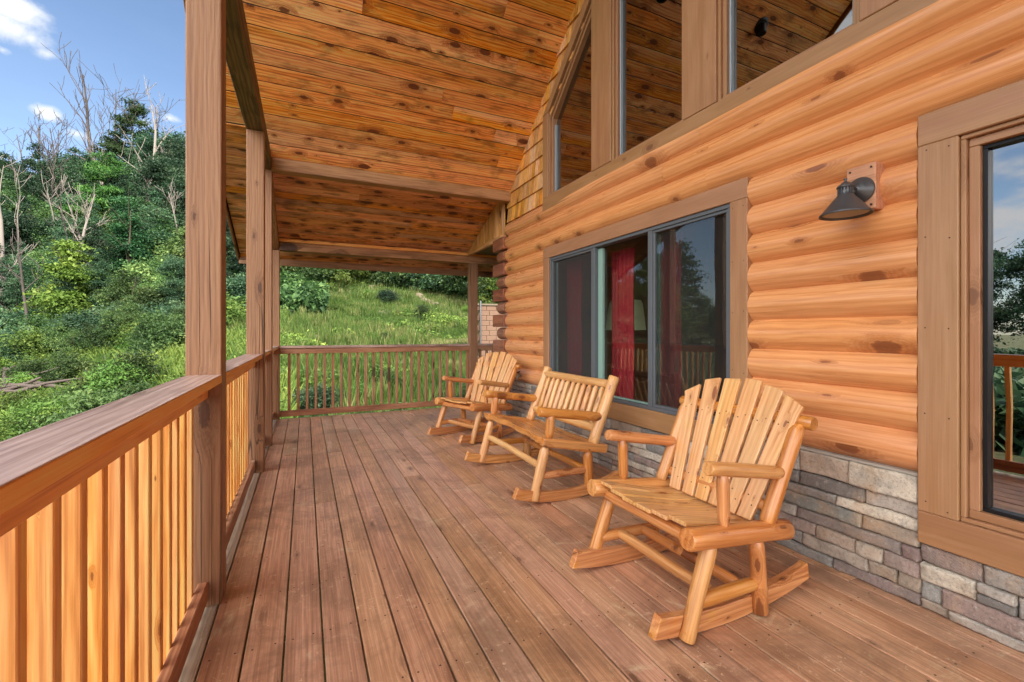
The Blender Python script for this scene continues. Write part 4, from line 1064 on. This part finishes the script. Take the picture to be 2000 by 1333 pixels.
# ------------------------------------------------------------------ plants
def leaves(pts, size, rng, up=.3, aspect=.55, rnd=None, droop=None):
    """a small pointed quad for each point"""
    n = len(pts); nrm = rng.normal(size=(n, 3)); nrm[:, 2] = np.abs(nrm[:, 2]) + up; nrm /= np.linalg.norm(nrm, axis=1, keepdims=True)
    a = rng.normal(size=(n, 3)); a -= (a * nrm).sum(1, keepdims=True) * nrm; a /= np.linalg.norm(a, axis=1, keepdims=True); b = np.cross(nrm, a)
    s = (size * np.clip(rng.lognormal(-.1, .35, n), .4, 1.7))[:, None]
    bend = nrm * s * .18
    V = np.stack([pts - a * s, pts + b * s * aspect + bend, pts + a * s, pts - b * s * aspect + bend], 1).reshape(-1, 3)
    F = np.arange(n * 4).reshape(-1, 4); r_ = rng.uniform(0, 1, n) if rnd is None else rnd
    return V, F, np.repeat(r_, 4)
def crown_pts(rng, n, rx, rz, clumps, cz, spread=.28, hollow=.5):
    """leaf clumps of unequal size scattered through a lobed, lopsided crown"""
    d = rng.normal(size=(clumps, 3)); d /= np.linalg.norm(d, axis=1, keepdims=True); rad = rng.uniform(hollow, 1, clumps)[:, None] ** .6
    an = np.arctan2(d[:, 1], d[:, 0]); p0, p1 = rng.uniform(0, 6.28, 2)
    lobe = 1 + .30 * np.sin(2 * an + p0) * (1 - np.abs(d[:, 2])) + .25 * np.sin(3 * an + p1 + d[:, 2] * 3)
    c = d * rad * np.array([rx, rx, rz]) * lobe[:, None]
    c[:, :2] *= (1 - .45 * np.clip(c[:, 2:3] / rz, 0, 1)); c[:, 2] += cz + rng.normal(0, .08, clumps) * rz
    sz = rng.lognormal(-.15, .42, clumps); wt = sz ** 1.6; idx = rng.choice(clumps, n, p=wt / wt.sum()); size = sz[idx][:, None]
    off = rng.normal(size=(n, 3)); off[:, 2] *= .42; off[:, 2] -= .10 * (off[:, 0] ** 2 + off[:, 1] ** 2)
    p = c[idx] + off * size * rx * spread
    return p, np.clip(rng.beta(1.6, 1.8, clumps)[idx] * .75 + rng.uniform(0, .3, n), 0, 1)
def tube_np(segs_, k=6):
    """list of (p0,p1,r0,r1) -> arrays"""
    V = []; F = []; n0 = 0
    for p0, p1, r0, r1 in segs_:
        p0 = np.asarray(p0, float); p1 = np.asarray(p1, float); d = p1 - p0; l_ = np.linalg.norm(d)
        if l_ < 1e-5: continue
        d /= l_; a = np.cross(d, [.3, .9, .1]); a /= np.linalg.norm(a); b = np.cross(d, a); an = np.arange(k) * 2 * PI / k
        ring = np.cos(an)[:, None] * a + np.sin(an)[:, None] * b
        V += [p0 + ring * r0, p1 + ring * r1]; i = np.arange(k); j = (i + 1) % k
        F.append(np.stack([i, j, j + k, i + k], 1) + n0); n0 += 2 * k
    return np.concatenate(V), np.concatenate(F)
def branchy(rng, h, r, depth, lean=.05, nb=7, up=.6, start=.3, crook=.12, blen=.35, tmin=.01):
    S = []
    def grow(p, d, l_, r_, dep):
        n = 6 if dep == 0 else 4; q = p.copy(); dd = d.copy(); pts = [(q.copy(), r_, dd.copy())]
        for i in range(n):
            dd = dd + rng.normal(size=3) * crook * (1 if dep == 0 else 1.6); dd[2] += .04 * (dep > 0); dd /= np.linalg.norm(dd)
            q2 = q + dd * l_ / n; r2 = r_ * (1 - .82 * (i + 1) / n); r1 = r_ * (1 - .82 * i / n); S.append((q, q2, max(r1, tmin), max(r2, tmin * .8))); q = q2; pts.append((q.copy(), r2, dd.copy()))
        if dep < depth:
            m_ = nb if dep == 0 else 5
            for _ in range(m_):
                t_ = rng.uniform(start if dep == 0 else .25, .97); i = min(int(t_ * n), n - 1); f_ = t_ * n - i; pp = pts[i][0] * (1 - f_) + pts[i + 1][0] * f_
                rd = rng.normal(size=3); rd[2] = abs(rd[2]) * up + .2; rd -= 0; rd /= np.linalg.norm(rd); nd = rd + pts[i][2] * .5; nd /= np.linalg.norm(nd)
                grow(pp, nd, l_ * (blen if dep == 0 else .5) * rng.uniform(.5, 1.15), max(r_ * (1 - .8 * t_) * .5, .01), dep + 1)
    grow(np.zeros(3), np.array([lean, lean * .4, 1.]) / np.linalg.norm([lean, lean * .4, 1.]), h, r, 0)
    return S
def leafy_tree(name, mat, h, rx, rz, n, clumps, leaf, seed, tr=.12, cz=None, label='', cat='tree', group=None, shrub=False, spread=.28, barkm='bark'):
    rng = np.random.default_rng(seed); t_ = thing(name, label, cat, group=group); cz = h - rz if cz is None else cz
    S = branchy(rng, h * .88, tr, 1, .03, 9, .5, .3, .06, .32)
    V, F = tube_np(S, 6); np_mesh('trunk' if not shrub else 'stem', V, F, barkm, parent=t_, smooth=True)
    p, r_ = crown_pts(rng, n, rx, rz, clumps, cz, spread)
    keep = p[:, 2] > .02; V, F, rr_ = leaves(p[keep], leaf, rng, rnd=r_[keep]); np_mesh('crown' if not shrub else 'foliage', V, F, mat, rr_, parent=t_); return t_
def pine_tree(h, seed, label):
    rng = np.random.default_rng(seed); t_ = thing('pine_tree', label, 'tree')
    S = [((0, 0, i * h / 8), (0.02 * i, 0, (i + 1) * h / 8), .16 * (1 - i / 8.5), .16 * (1 - (i + 1) / 8.5)) for i in range(8)]; P_pts = []; R_ = []
    for _ in range(46):
        z = rng.uniform(.38, 1) ** .9 * h; l_ = (1.08 - z / h) * h * rng.uniform(.22, .42) + .3; an = rng.uniform(0, 2 * PI); d = np.array([math.cos(an), math.sin(an), rng.uniform(-.05, .4)])
        S.append(((0.02 * 8 * z / h, 0, z), tuple(np.array([0, 0, z]) + d * l_), .035, .012)); m_ = int(150 * l_ / 2)
        for q in range(4):
            c = np.array([0, 0, z]) + d * l_ * rng.uniform(.45, 1.05); o_ = rng.normal(size=(m_ // 2, 3)) * np.array([.32, .32, .13]); P_pts.append(c + o_); R_.append(np.full(m_ // 2, rng.uniform(0, .7)) + rng.uniform(0, .3, m_ // 2))
    V, F = tube_np(S, 6); np_mesh('trunk', V, F, 'bark', parent=t_, smooth=True)
    p = np.concatenate(P_pts); V, F, rr_ = leaves(p, .16, rng, .1, .22, np.concatenate(R_)); np_mesh('crown', V, F, 'needle', rr_, parent=t_); return t_
def dead_tree(h, seed, label, mat='deadbark', r=.16, lean=.05, nb=9, start=.35, group=None, crook=.1, blen=.38):
    rng = np.random.default_rng(seed); V, F = tube_np(branchy(rng, h, r, 2, lean, nb, 1.5, start, crook, blen * .72, .021 if h > 12 else .013), 6); o = np_mesh('dead_tree', V, F, mat, smooth=True); return tag(o, label, 'tree', group)
def at(u, d, dz=0, z=None):
    r_ = (u - 1000) / 875.; x = (math.sin(TH) + math.cos(TH) * r_) * d; y = (math.cos(TH) - math.sin(TH) * r_) * d
    return Vector((x, y, float(terr(x, y)) + dz if z is None else z))
def put(o, u, d, s=1, rz=None, dz=0):
    o.location = at(u, d, dz); o.scale = (s, s, s * random.uniform(.92, 1.08)); o.rotation_euler.z = random.uniform(0, 6.28) if rz is None else rz; return o
rv = random.Random(31)
# forest trees, five grown kinds, the rest copied with their trunk and crown
protos = [
    leafy_tree('broadleaf_tree', 'leaf', 9.5, 2.4, 3.4, 15000, 60, .105, 1, label='tall mid green broadleaf tree on the wooded hillside', group='mid green trees of the hillside wood', spread=.2),
    leafy_tree('broadleaf_tree', 'leafdark', 11, 2.2, 4.0, 15000, 64, .10, 2, label='tall dark green tree on the wooded hillside', group='dark green trees of the hillside wood', spread=.2),
    leafy_tree('broadleaf_tree', 'leaf', 7.0, 2.3, 2.7, 13000, 52, .10, 3, label='lower rounded green tree on the wooded hillside', group='lower rounded trees of the hillside wood', spread=.2),
    leafy_tree('slender_tree', 'leafdark', 12.5, 1.5, 4.6, 9000, 44, .10, 4, tr=.15, label='thin crowned tree with its trunk showing through on the hillside', group='thin crowned trees of the hillside wood', spread=.26, barkm='deadbark2'),
]
bushes = [
    leafy_tree('shrub', 'leafdark', 3.0, 1.8, 1.5, 9000, 44, .085, 11, .05, label='dark green shrub at the foot of the wooded hill', cat='shrub', group='dark green shrubs below the wood', shrub=True, spread=.22),
    leafy_tree('shrub', 'leaf', 2.6, 1.6, 1.4, 9000, 40, .08, 12, .05, label='mid green shrub at the foot of the wooded hill', cat='shrub', group='mid green shrubs below the wood', shrub=True, spread=.22),
    leafy_tree('shrub', 'weed', 2.2, 1.4, 1.3, 8000, 36, .075, 13, .04, label='light green bush on the slope', cat='shrub', group='light green bushes of the slope', shrub=True, spread=.22),
]
used = set()
def spawn(pr, u, d, s, dz=0):
    o = pr if id(pr) not in used else copy_tree(pr); used.add(id(pr)); return put(o, u, d, s, dz=dz)
# rows of trees from the skyline down to the foot of the wood
for d, u0, u1, n, sc_, ks in ((56, -60, 620, 19, (.85, 1.25), (0, 1, 3, 2)), (50, -60, 380, 9, (.8, 1.15), (3, 1, 3)), (45, -60, 600, 15, (.7, 1.1), (1, 0, 3, 0)), (38, -50, 480, 12, (.65, 1.0), (0, 1, 2, 3)), (32, -60, 420, 9, (.5, .85), (2, 1, 3))):
    for i in range(n):
        u = u0 + (u1 - u0) * (i + rv.uniform(-.35, .35)) / (n - 1); s = rv.uniform(*sc_)
        if d > 50: s *= 1.12 - .32 * max(0, min(1, (u - 120) / 240))
        spawn(protos[rv.choice(ks)], u, d + rv.uniform(-3, 3), s)
# shrub belt below the wood on the left
for d, u0, u1, n, sc_ in ((29, -60, 470, 8, (.8, 1.15)), (25.5, -60, 450, 8, (.6, .95)), (18.6, -70, 330, 9, (.4, .75)), (21.5, -60, 400, 10, (.55, .9)), (35, -50, 470, 7, (1, 1.4))):
    for i in range(n):
        u = u0 + (u1 - u0) * (i + rv.uniform(-.35, .35)) / (n - 1)
        spawn(bushes[rv.choice((0, 0, 1, 1, 2, 2))], u, d + rv.uniform(-1.5, 1.5), rv.uniform(*sc_))
for d, u0, u1, n, sc_ in ((23.5, -60, 430, 9, (.26, .4)), (27, -60, 470, 10, (.32, .5)), (31, -60, 470, 10, (.4, .6))):
    for i in range(n):
        u = u0 + (u1 - u0) * (i + rv.uniform(-.4, .4)) / (n - 1)
        spawn(protos[rv.choice((0, 1, 2, 3, 3))], u, d + rv.uniform(-1.5, 1.5), rv.uniform(*sc_))
# bushes along the top of the grass bank
for d, u0, u1, n, sc_ in ((31, 480, 1010, 13, (.85, 1.2)), (36, 470, 1040, 12, (1.0, 1.5)), (43, 470, 1060, 10, (1.3, 1.8))):
    for i in range(n):
        u = u0 + (u1 - u0) * (i + rv.uniform(-.35, .35)) / (n - 1)
        spawn(bushes[rv.choice((1, 2, 1, 2, 0))], u, d + rv.uniform(-1.5, 1.5), rv.uniform(*sc_))
for i in range(46):
    u = rv.uniform(470, 1000); d = 8.6 + 21 * rv.random() ** 1.2
    p = at(u, d)
    if p.x > -.6 and p.y < 8.3: continue
    spawn(bushes[rv.choice((1, 2, 2, 0))], u, d, rv.uniform(.12, .34), dz=-.05)
for i in range(34):
    u = rv.uniform(-60, 430); d = 10 + 9 * rv.random()
    spawn(bushes[rv.choice((1, 2, 2))], u, d, rv.uniform(.2, .42) if u < 150 else rv.uniform(.3, .55), dz=-.05)
for i in range(9):
    spawn(protos[rv.choice((0, 2, 3))], 120 + i * 34 + rv.uniform(-12, 12), rv.uniform(17.5, 20.5), rv.uniform(.17, .27), dz=-.05)
# wood on the far side of the valley (mirrored in the picture window)
for i in range(26):
    an = R(95 + i * 3.4 + rv.uniform(-1, 1)); d = rv.uniform(48, 66); o = copy_tree(protos[rv.choice((0, 1, 2))]); x, y = d * math.cos(an), d * math.sin(an)
    x, y = -d * math.cos(R(-20 + i * 3.3)), d * math.sin(R(-20 + i * 3.3)); o.location = (x, y, float(terr(x, y)) - .3); s = rv.uniform(.9, 1.3); o.scale = (s, s, s); o.rotation_euler.z = rv.uniform(0, 6)
# single plants the photo picks out
yb_ = leafy_tree('maple_sapling', 'leafyellow', 5.8, 1.15, 2.6, 10000, 60, .10, 41, .06, cz=3.1, label='bright yellow green young tree in front of the dark shrubs', cat='tree', spread=.24)
put(yb_, 142, 23.5, .92, 0)
yb2 = copy_tree(yb_); put(yb2, 236, 23.5, .5, 2); yb2['label'] = 'small yellow green sapling right of the bright young tree'
vn = leafy_tree('vine_covered_tree', 'vine', 9.4, 1.1, 3.6, 16000, 70, .09, 42, .15, label='dark column of vines smothering a tree', cat='tree', spread=.3, cz=5.0); put(vn, 246, 29.5, .74, 0)
for u, d, s, lb in ((222, 27, .8, 'shrub topped with tan seed heads under the vine column'), (252, 21.0, .55, 'lower shrub with a round tan seed head in the green slope')):
    rng = np.random.default_rng(int(u)); t_ = thing('seeding_shrub', lb, 'shrub'); V, F = tube_np(branchy(rng, 2.2, .04, 1, .03, 8), 5); np_mesh('stem', V, F, 'bark', parent=t_)
    p, r_ = crown_pts(rng, 3500, 1.4, .9, 20, 1.3, .3); V, F, q_ = leaves(p, .11, rng, rnd=r_); np_mesh('foliage', V, F, 'leaf', q_, parent=t_)
    p, r_ = crown_pts(rng, 2200, .95, .32, 14, 2.45, .26); V, F, q_ = leaves(p, .07, rng, .3, .3, rnd=r_); np_mesh('seed_head', V, F, 'tanleaf', q_, parent=t_); put(t_, u, d, s, 0)
pn = pine_tree(14.5, 51, 'tall pine with clumped dark needles rising above the wood'); put(pn, 258, 49, 1.06, 0)
pn2 = pine_tree(11.0, 52, 'bright green pine with low spreading boughs in front of the dead trees'); put(pn2, 205, 40, .95, 1)
pn3 = copy_tree(pn); put(pn3, 330, 47, .72, 2); pn3['label'] = 'short pine on the skyline beside the nearest porch post'
# bare grey trees: (column, distance, height, lean, material, label)
DT = [(6, 24, 9.4, .01, .17, 'deadbark', 'pale bare trunk standing at the left edge of the photo'),
      (62, 22.5, 6.3, -.05, .085, 'deadbark2', 'thin crooked bare trunk left of the yellow green tree'),
      (46, 52, 17.5, .02, .26, 'deadbark2', 'dead tree with forked top above the wood, leftmost on the skyline'),
      (110, 53, 15.2, .03, .22, 'deadbark2', 'short dead snag poking up between two forked dead trees'),
      (188, 46, 17.6, -.06, .32, 'deadbark2', 'tall dead tree with wide bare limbs left of the tall pine'),
      (272, 44, 14.8, .05, .30, 'deadbark', 'dead tree with pale peeling trunk just right of the tall pine'),
      (302, 54, 15.0, .10, .22, 'deadbark2', 'slender dead tree with sprays of twigs right of the pine'),
      (344, 52, 13.2, .02, .22, 'deadbark2', 'dead tree beside the nearest porch post'),
      (352, 33, 6.8, -.12, .13, 'deadbark', 'leaning pale dead trunk low beside the nearest porch post'),
      (125, 30, 8.0, .12, .12, 'deadbark2', 'leaning dark dead trunk behind the yellow green tree'),
      (163, 31, 8.2, .0, .17, 'deadbark', 'pale broken trunk behind the yellow green tree'),
      (30, 30, 8.5, .05, .11, 'deadbark', 'grey bare tree just right of the pale left trunk'),
      (222, 56, 18.5, -.1, .22, 'deadbark2', 'dead tree with a long bent leader behind the tall pine')]
DT += [(78, 43, 12.5, .04, .14, 'deadbark2', 'grey dead tree rising from the dark crowns behind the crooked trunk'),
      (134, 55, 15.5, -.03, .2, 'deadbark2', 'dead tree with upswept limbs halfway between the leftmost skyline tree and the tall pine'),
      (92, 33, 8.6, .02, .12, 'deadbark', 'pale slim bare trunk above the yellow green tree'),
      (186, 32, 8.0, -.02, .16, 'deadbark', 'short pale snag right of the broken trunk'),
      (205, 43, 10.5, .02, .17, 'deadbark', 'straight grey trunk rising beside the vine column'),
      (300, 38, 8.4, .05, .1, 'deadbark2', 'thin bare tree low on the slope right of the vine column'),
      (325, 53, 14.2, -.05, .17, 'deadbark2', 'fine twigged dead tree between the pine and the nearest porch post'),
      (16, 54, 17, .03, .2, 'deadbark2', 'dead tree at the very left edge of the skyline'),
      (240, 50, 15.2, .08, .16, 'deadbark2', 'dead tree leaning across the foot of the tall pine')]
for i, (u, d, h, ln, r_, mt, lb) in enumerate(DT):
    o = dead_tree(h, 70 + i * 3, lb, mt, r_, ln, 11 if h > 12 else 6, .42 if h > 12 else .3, crook=.10 if h > 12 else .07, blen=.36); put(o, u, d, 1, 0)
# brush pile
rng = np.random.default_rng(5); S = []
for i in range(230):
    c = np.array([rng.uniform(-3.4, 2.6), rng.uniform(-1.3, 1.3), 0]); c[2] = rng.uniform(.0, .75) * (1 - abs(c[1]) / 1.7); an = rng.normal(.1, .7); l_ = rng.uniform(.4, 2.1); d = np.array([math.cos(an), math.sin(an), rng.normal(0, .16)]); r_ = rng.uniform(.015, .075) if i % 5 else rng.uniform(.08, .13)
    m_ = c + d * l_ * .5 + rng.normal(size=3) * .07; S += [(c, m_, r_, r_ * .85), (m_, m_ + (d + rng.normal(size=3) * .2) * l_ * .5, r_ * .85, r_ * .5)]
V, F = tube_np(S, 6); o = np_mesh('brush_pile', V, F, 'brush', smooth=True); tag(o, 'heap of grey cut logs and branches among the weeds', 'brush pile', kind=None); o.location = at(50, 15.6, -.1); o.rotation_euler.z = R(28)
# rocks and bare patches in the bank
def rock(label, u, d, s, seed, group=None):
    rng = np.random.default_rng(seed); import bmesh
    bm = bmesh.new(); bmesh.ops.create_icosphere(bm, subdivisions=3, radius=1)
    for v_ in bm.verts:
        c = v_.co; k_ = 1 + .18 * math.sin(c.x * 4 + seed) + .14 * math.sin(c.y * 6 + c.z * 3 + seed * 2) + .08 * math.sin(c.z * 11 + c.x * 9); v_.co = Vector((c.x * k_, c.y * k_ * .7, c.z * k_ * .5))
    me = bpy.data.meshes.new('rock'); bm.to_mesh(me); bm.free(); me.materials.append(M['rock']); o = bpy.data.objects.new('rock', me); sc.collection.objects.link(o)
    tag(o, label, 'rock', group); o.location = at(u, d, .0); o.scale = (s, s, s); o.rotation_euler.z = seed; return o
for i, (u, d, s) in enumerate(((760, 29, .5), (790, 29, .55), (828, 28.6, .6), (812, 29.6, .6), (850, 29, .4), (725, 30, .4))): rock('pale weathered rock along the top of the grass bank', u, d, s, i, 'pale rocks topping the grass bank')
for i, (u, d, s) in enumerate(((560, 11.6, .35), (577, 11.9, .4), (592, 12.0, .3), (780, 16.5, .35), (768, 14.5, .3), (795, 17.5, .3), (612, 19, .4), (690, 13.5, .22))): rock('grey stone lying low in the grass of the bank', u, d, s, 20 + i, 'grey stones in the grass bank')
# block retaining wall glimpsed beyond the far post
rt = thing('retaining_wall', 'tan block retaining wall glimpsed between far post and log corner', 'wall', at(956, 18, 0)); rt.rotation_euler.z = -TH * .3
zt_ = rt.location.z; h_ = 2.55 - zt_; mb = MB(); rq = random.Random(2)
nrow = max(3, int(h_ / .2))
for i in range(nrow):
    x = -.56 + (i % 2) * .12
    while x < 1.9: mb.box(max(x, -.56) + .004, x + .396, -.15, .15 + rq.uniform(-.006, .006), i * .2 + .002 - .2, i * .2 - .002, 'x'); x += .4
mb.build('block', 'block', rt, .012); mb = MB(); mb.box(-.6, 2.0, -.19, .19, nrow * .2 - .2, nrow * .2 - .13, 'x'); mb.build('coping', 'rock', rt, .01)
mb = MB(); mb.tube((-.42, -.24, -.2), (-.42, -.24, nrow * .2 - .02), .03, 10, 2, wob=0); mb.build('pipe', 'pipe', rt)

# uncountable ground cover: grass of the bank, weeds by the deck, undergrowth in the wood
def in_view(x, y, m_=60):
    d = math.sin(TH) * x + math.cos(TH) * y; l_ = math.cos(TH) * x - math.sin(TH) * y; u = 1000 + 875 * l_ / np.maximum(d, .1); return (d > 1) & (u > -m_) & (u < 1060)
def scatter(n, dmin, dmax, rng, umin=-80, umax=1040, pw=1.6):
    d = dmin + (dmax - dmin) * rng.uniform(0, 1, n) ** pw; u = rng.uniform(umin, umax, n); r_ = (u - 1000) / 875.
    x = (math.sin(TH) + math.cos(TH) * r_) * d; y = (math.cos(TH) - math.sin(TH) * r_) * d; ok = ~((x > -.65) & (y < 7.65)); return x[ok], y[ok], d[ok]
def blades(x, y, h, wd, rng, rnd, lean=.25):
    n = len(x); z = terr(x, y) - .03; a = rng.uniform(0, 2 * PI, n); ca, sa = np.cos(a), np.sin(a); lx = rng.normal(0, lean, n) * h; ly_ = rng.normal(0, lean, n) * h
    b0 = np.stack([x - ca * wd, y - sa * wd, z], 1); b1 = np.stack([x + ca * wd, y + sa * wd, z], 1); m1_ = np.stack([x + ca * wd * .8 + lx * .35, y + sa * wd * .8 + ly_ * .35, z + h * .6], 1); t1 = np.stack([x + lx, y + ly_, z + h], 1)
    V = np.stack([b0, b1, m1_, t1], 1).reshape(-1, 3); return V, np.arange(n * 4).reshape(-1, 4), np.repeat(rnd, 4)
rng = np.random.default_rng(77)
x, y, d = scatter(430000, 6, 34, rng, 380, 1040, 1.25)
bare = noise2(x * 1.7 + 7, y * 2.3) + .5 * noise2(x * 4.1, y * 5.3 + 2); ok = (bare < .38) | (rng.uniform(0, 1, len(x)) < .15); x, y, d = x[ok], y[ok], d[ok]
pn_ = noise2(x * 1.9, y * 1.9) * .5 + noise2(x * .5 + 9, y * .6) * .5; pc_ = noise2(x * .8 + 20, y * 1.2 + 5) * .75 + .6 * noise2(x * 3.7, y * 4.4 + 1)
h = (.16 + .30 * np.clip(pn_ + .35, 0, 1.2)) * rng.uniform(.5, 1.6, len(x)); V, F, q_ = blades(x, y, h * .85, .003 + .00034 * d, rng, np.clip(.42 + .62 * pc_ + rng.normal(0, .16, len(x)), 0, 1), .22)
# taller upright tufts and dry stalks stand out of it
tx, ty, td = scatter(1500, 7.5, 33, rng, 440, 1040, 1.1); ok = noise2(tx * .7 + 2, ty * .8) > -.25; tx, ty, td = tx[ok], ty[ok], td[ok]
i = rng.integers(0, len(tx), 60000); r0 = rng.uniform(.08, .34, len(tx))[i]; hx = rng.uniform(.3, .75, len(tx))[i]; cx = rng.uniform(.3, .8, len(tx))[i]
V2, F2, q2 = blades(tx[i] + rng.normal(0, 1, len(i)) * r0, ty[i] + rng.normal(0, 1, len(i)) * r0, hx * rng.uniform(.5, 1.1, len(i)), .003 + .00032 * td[i], rng, np.clip(cx + rng.normal(0, .12, len(i)), 0, 1), .12)
o = np_mesh('bank_grass', np.concatenate([V, V2]), np.concatenate([F, F2 + len(V)]), 'grass', np.concatenate([q_, q2])); tag(o, 'rough meadow grass covering the bank beyond the end railing', 'grass', kind='stuff')
x, y, d = scatter(150000, 3.5, 24, rng, -120, 560, 1.3)
ok = ~((d > 12.8) & (d < 17.5) & ((np.hypot(x - at(50, 15.6).x, y - at(50, 15.6).y)) < 2.6)); x, y, d = x[ok], y[ok], d[ok]
pn_ = noise2(x * 1.3, y * 1.3); h = (.5 + .38 * pn_) * rng.uniform(.45, 1.35, len(x)); V, F, q_ = blades(x, y, h, .008 + .0006 * d, rng, np.clip(.5 + .4 * pn_ + rng.normal(0, .2, len(x)), 0, 1), .22)
# feathery leaves along the stalks
i = rng.integers(0, len(x), 190000); pz = terr(x[i], y[i]) + h[i] * rng.uniform(.15, 1.05, len(i)); P3 = np.stack([x[i] + rng.normal(0, .07, len(i)), y[i] + rng.normal(0, .07, len(i)), pz], 1)
V2, F2, q2 = leaves(P3, .055, rng, .3, .35, np.clip(.5 + .4 * pn_[i] + rng.normal(0, .2, len(i)), 0, 1)); 
o = np_mesh('tall_weeds', np.concatenate([V, V2]), np.concatenate([F, F2 + len(V)]), 'weed', np.concatenate([q_, q2])); tag(o, 'tall feathery green weeds below the side railing', 'weeds', kind='stuff')
x, y, d = scatter(150000, 6.5, 30, rng, 470, 1040, 1.0)
k_ = noise2(x * .9 + 3, y * .9) + .8 * noise2(x * 3.1, y * 3.7) > (.15 + .35 * np.clip((d - 12) / 15, 0, 1)); x, y, d = x[k_], y[k_], d[k_]; P3 = np.stack([x, y, terr(x, y) + rng.uniform(.0, .4, len(x)) * (1 + noise2(x * 2, y * 2))], 1)
V, F, q_ = leaves(P3, .06, rng, .4, .5, np.clip(.45 + .5 * noise2(x * 1.3, y * 1.1 + 8) + rng.normal(0, .2, len(x)), 0, 1)); o = np_mesh('leafy_ground_cover', V, F, 'weed', q_); tag(o, 'leafy low growth between the grass of the bank', 'ground cover', kind='stuff')
x, y, d = scatter(330000, 23, 64, rng, -80, 640, 1.0)
P3 = np.stack([x, y, terr(x, y) + rng.uniform(0, 1, len(x)) ** 1.4 * (1.2 + 1.0 * noise2(x * .8, y * .8))], 1)
V, F, q_ = leaves(P3, .17, rng, .4, .5, np.clip(.4 + .4 * noise2(x, y) + rng.normal(0, .2, len(x)), 0, 1)); o = np_mesh('undergrowth', V, F, 'leaf', q_); tag(o, 'dense leafy undergrowth carpeting the wooded hillside', 'undergrowth', kind='stuff')
a_ = rng.uniform(-.3, 1.1, 60000); d = rng.uniform(14, 75, 60000); x, y = -d * np.cos(a_), d * np.sin(a_); P3 = np.stack([x, y, terr(x, y) + rng.uniform(0, 1, len(x)) * 1.6], 1)
V, F, q_ = leaves(P3, .4, rng, .4, .5); o = np_mesh('valley_brush', V, F, 'leafdark', q_); tag(o, 'scrub covering the valley floor left of the porch', 'undergrowth', kind='stuff')
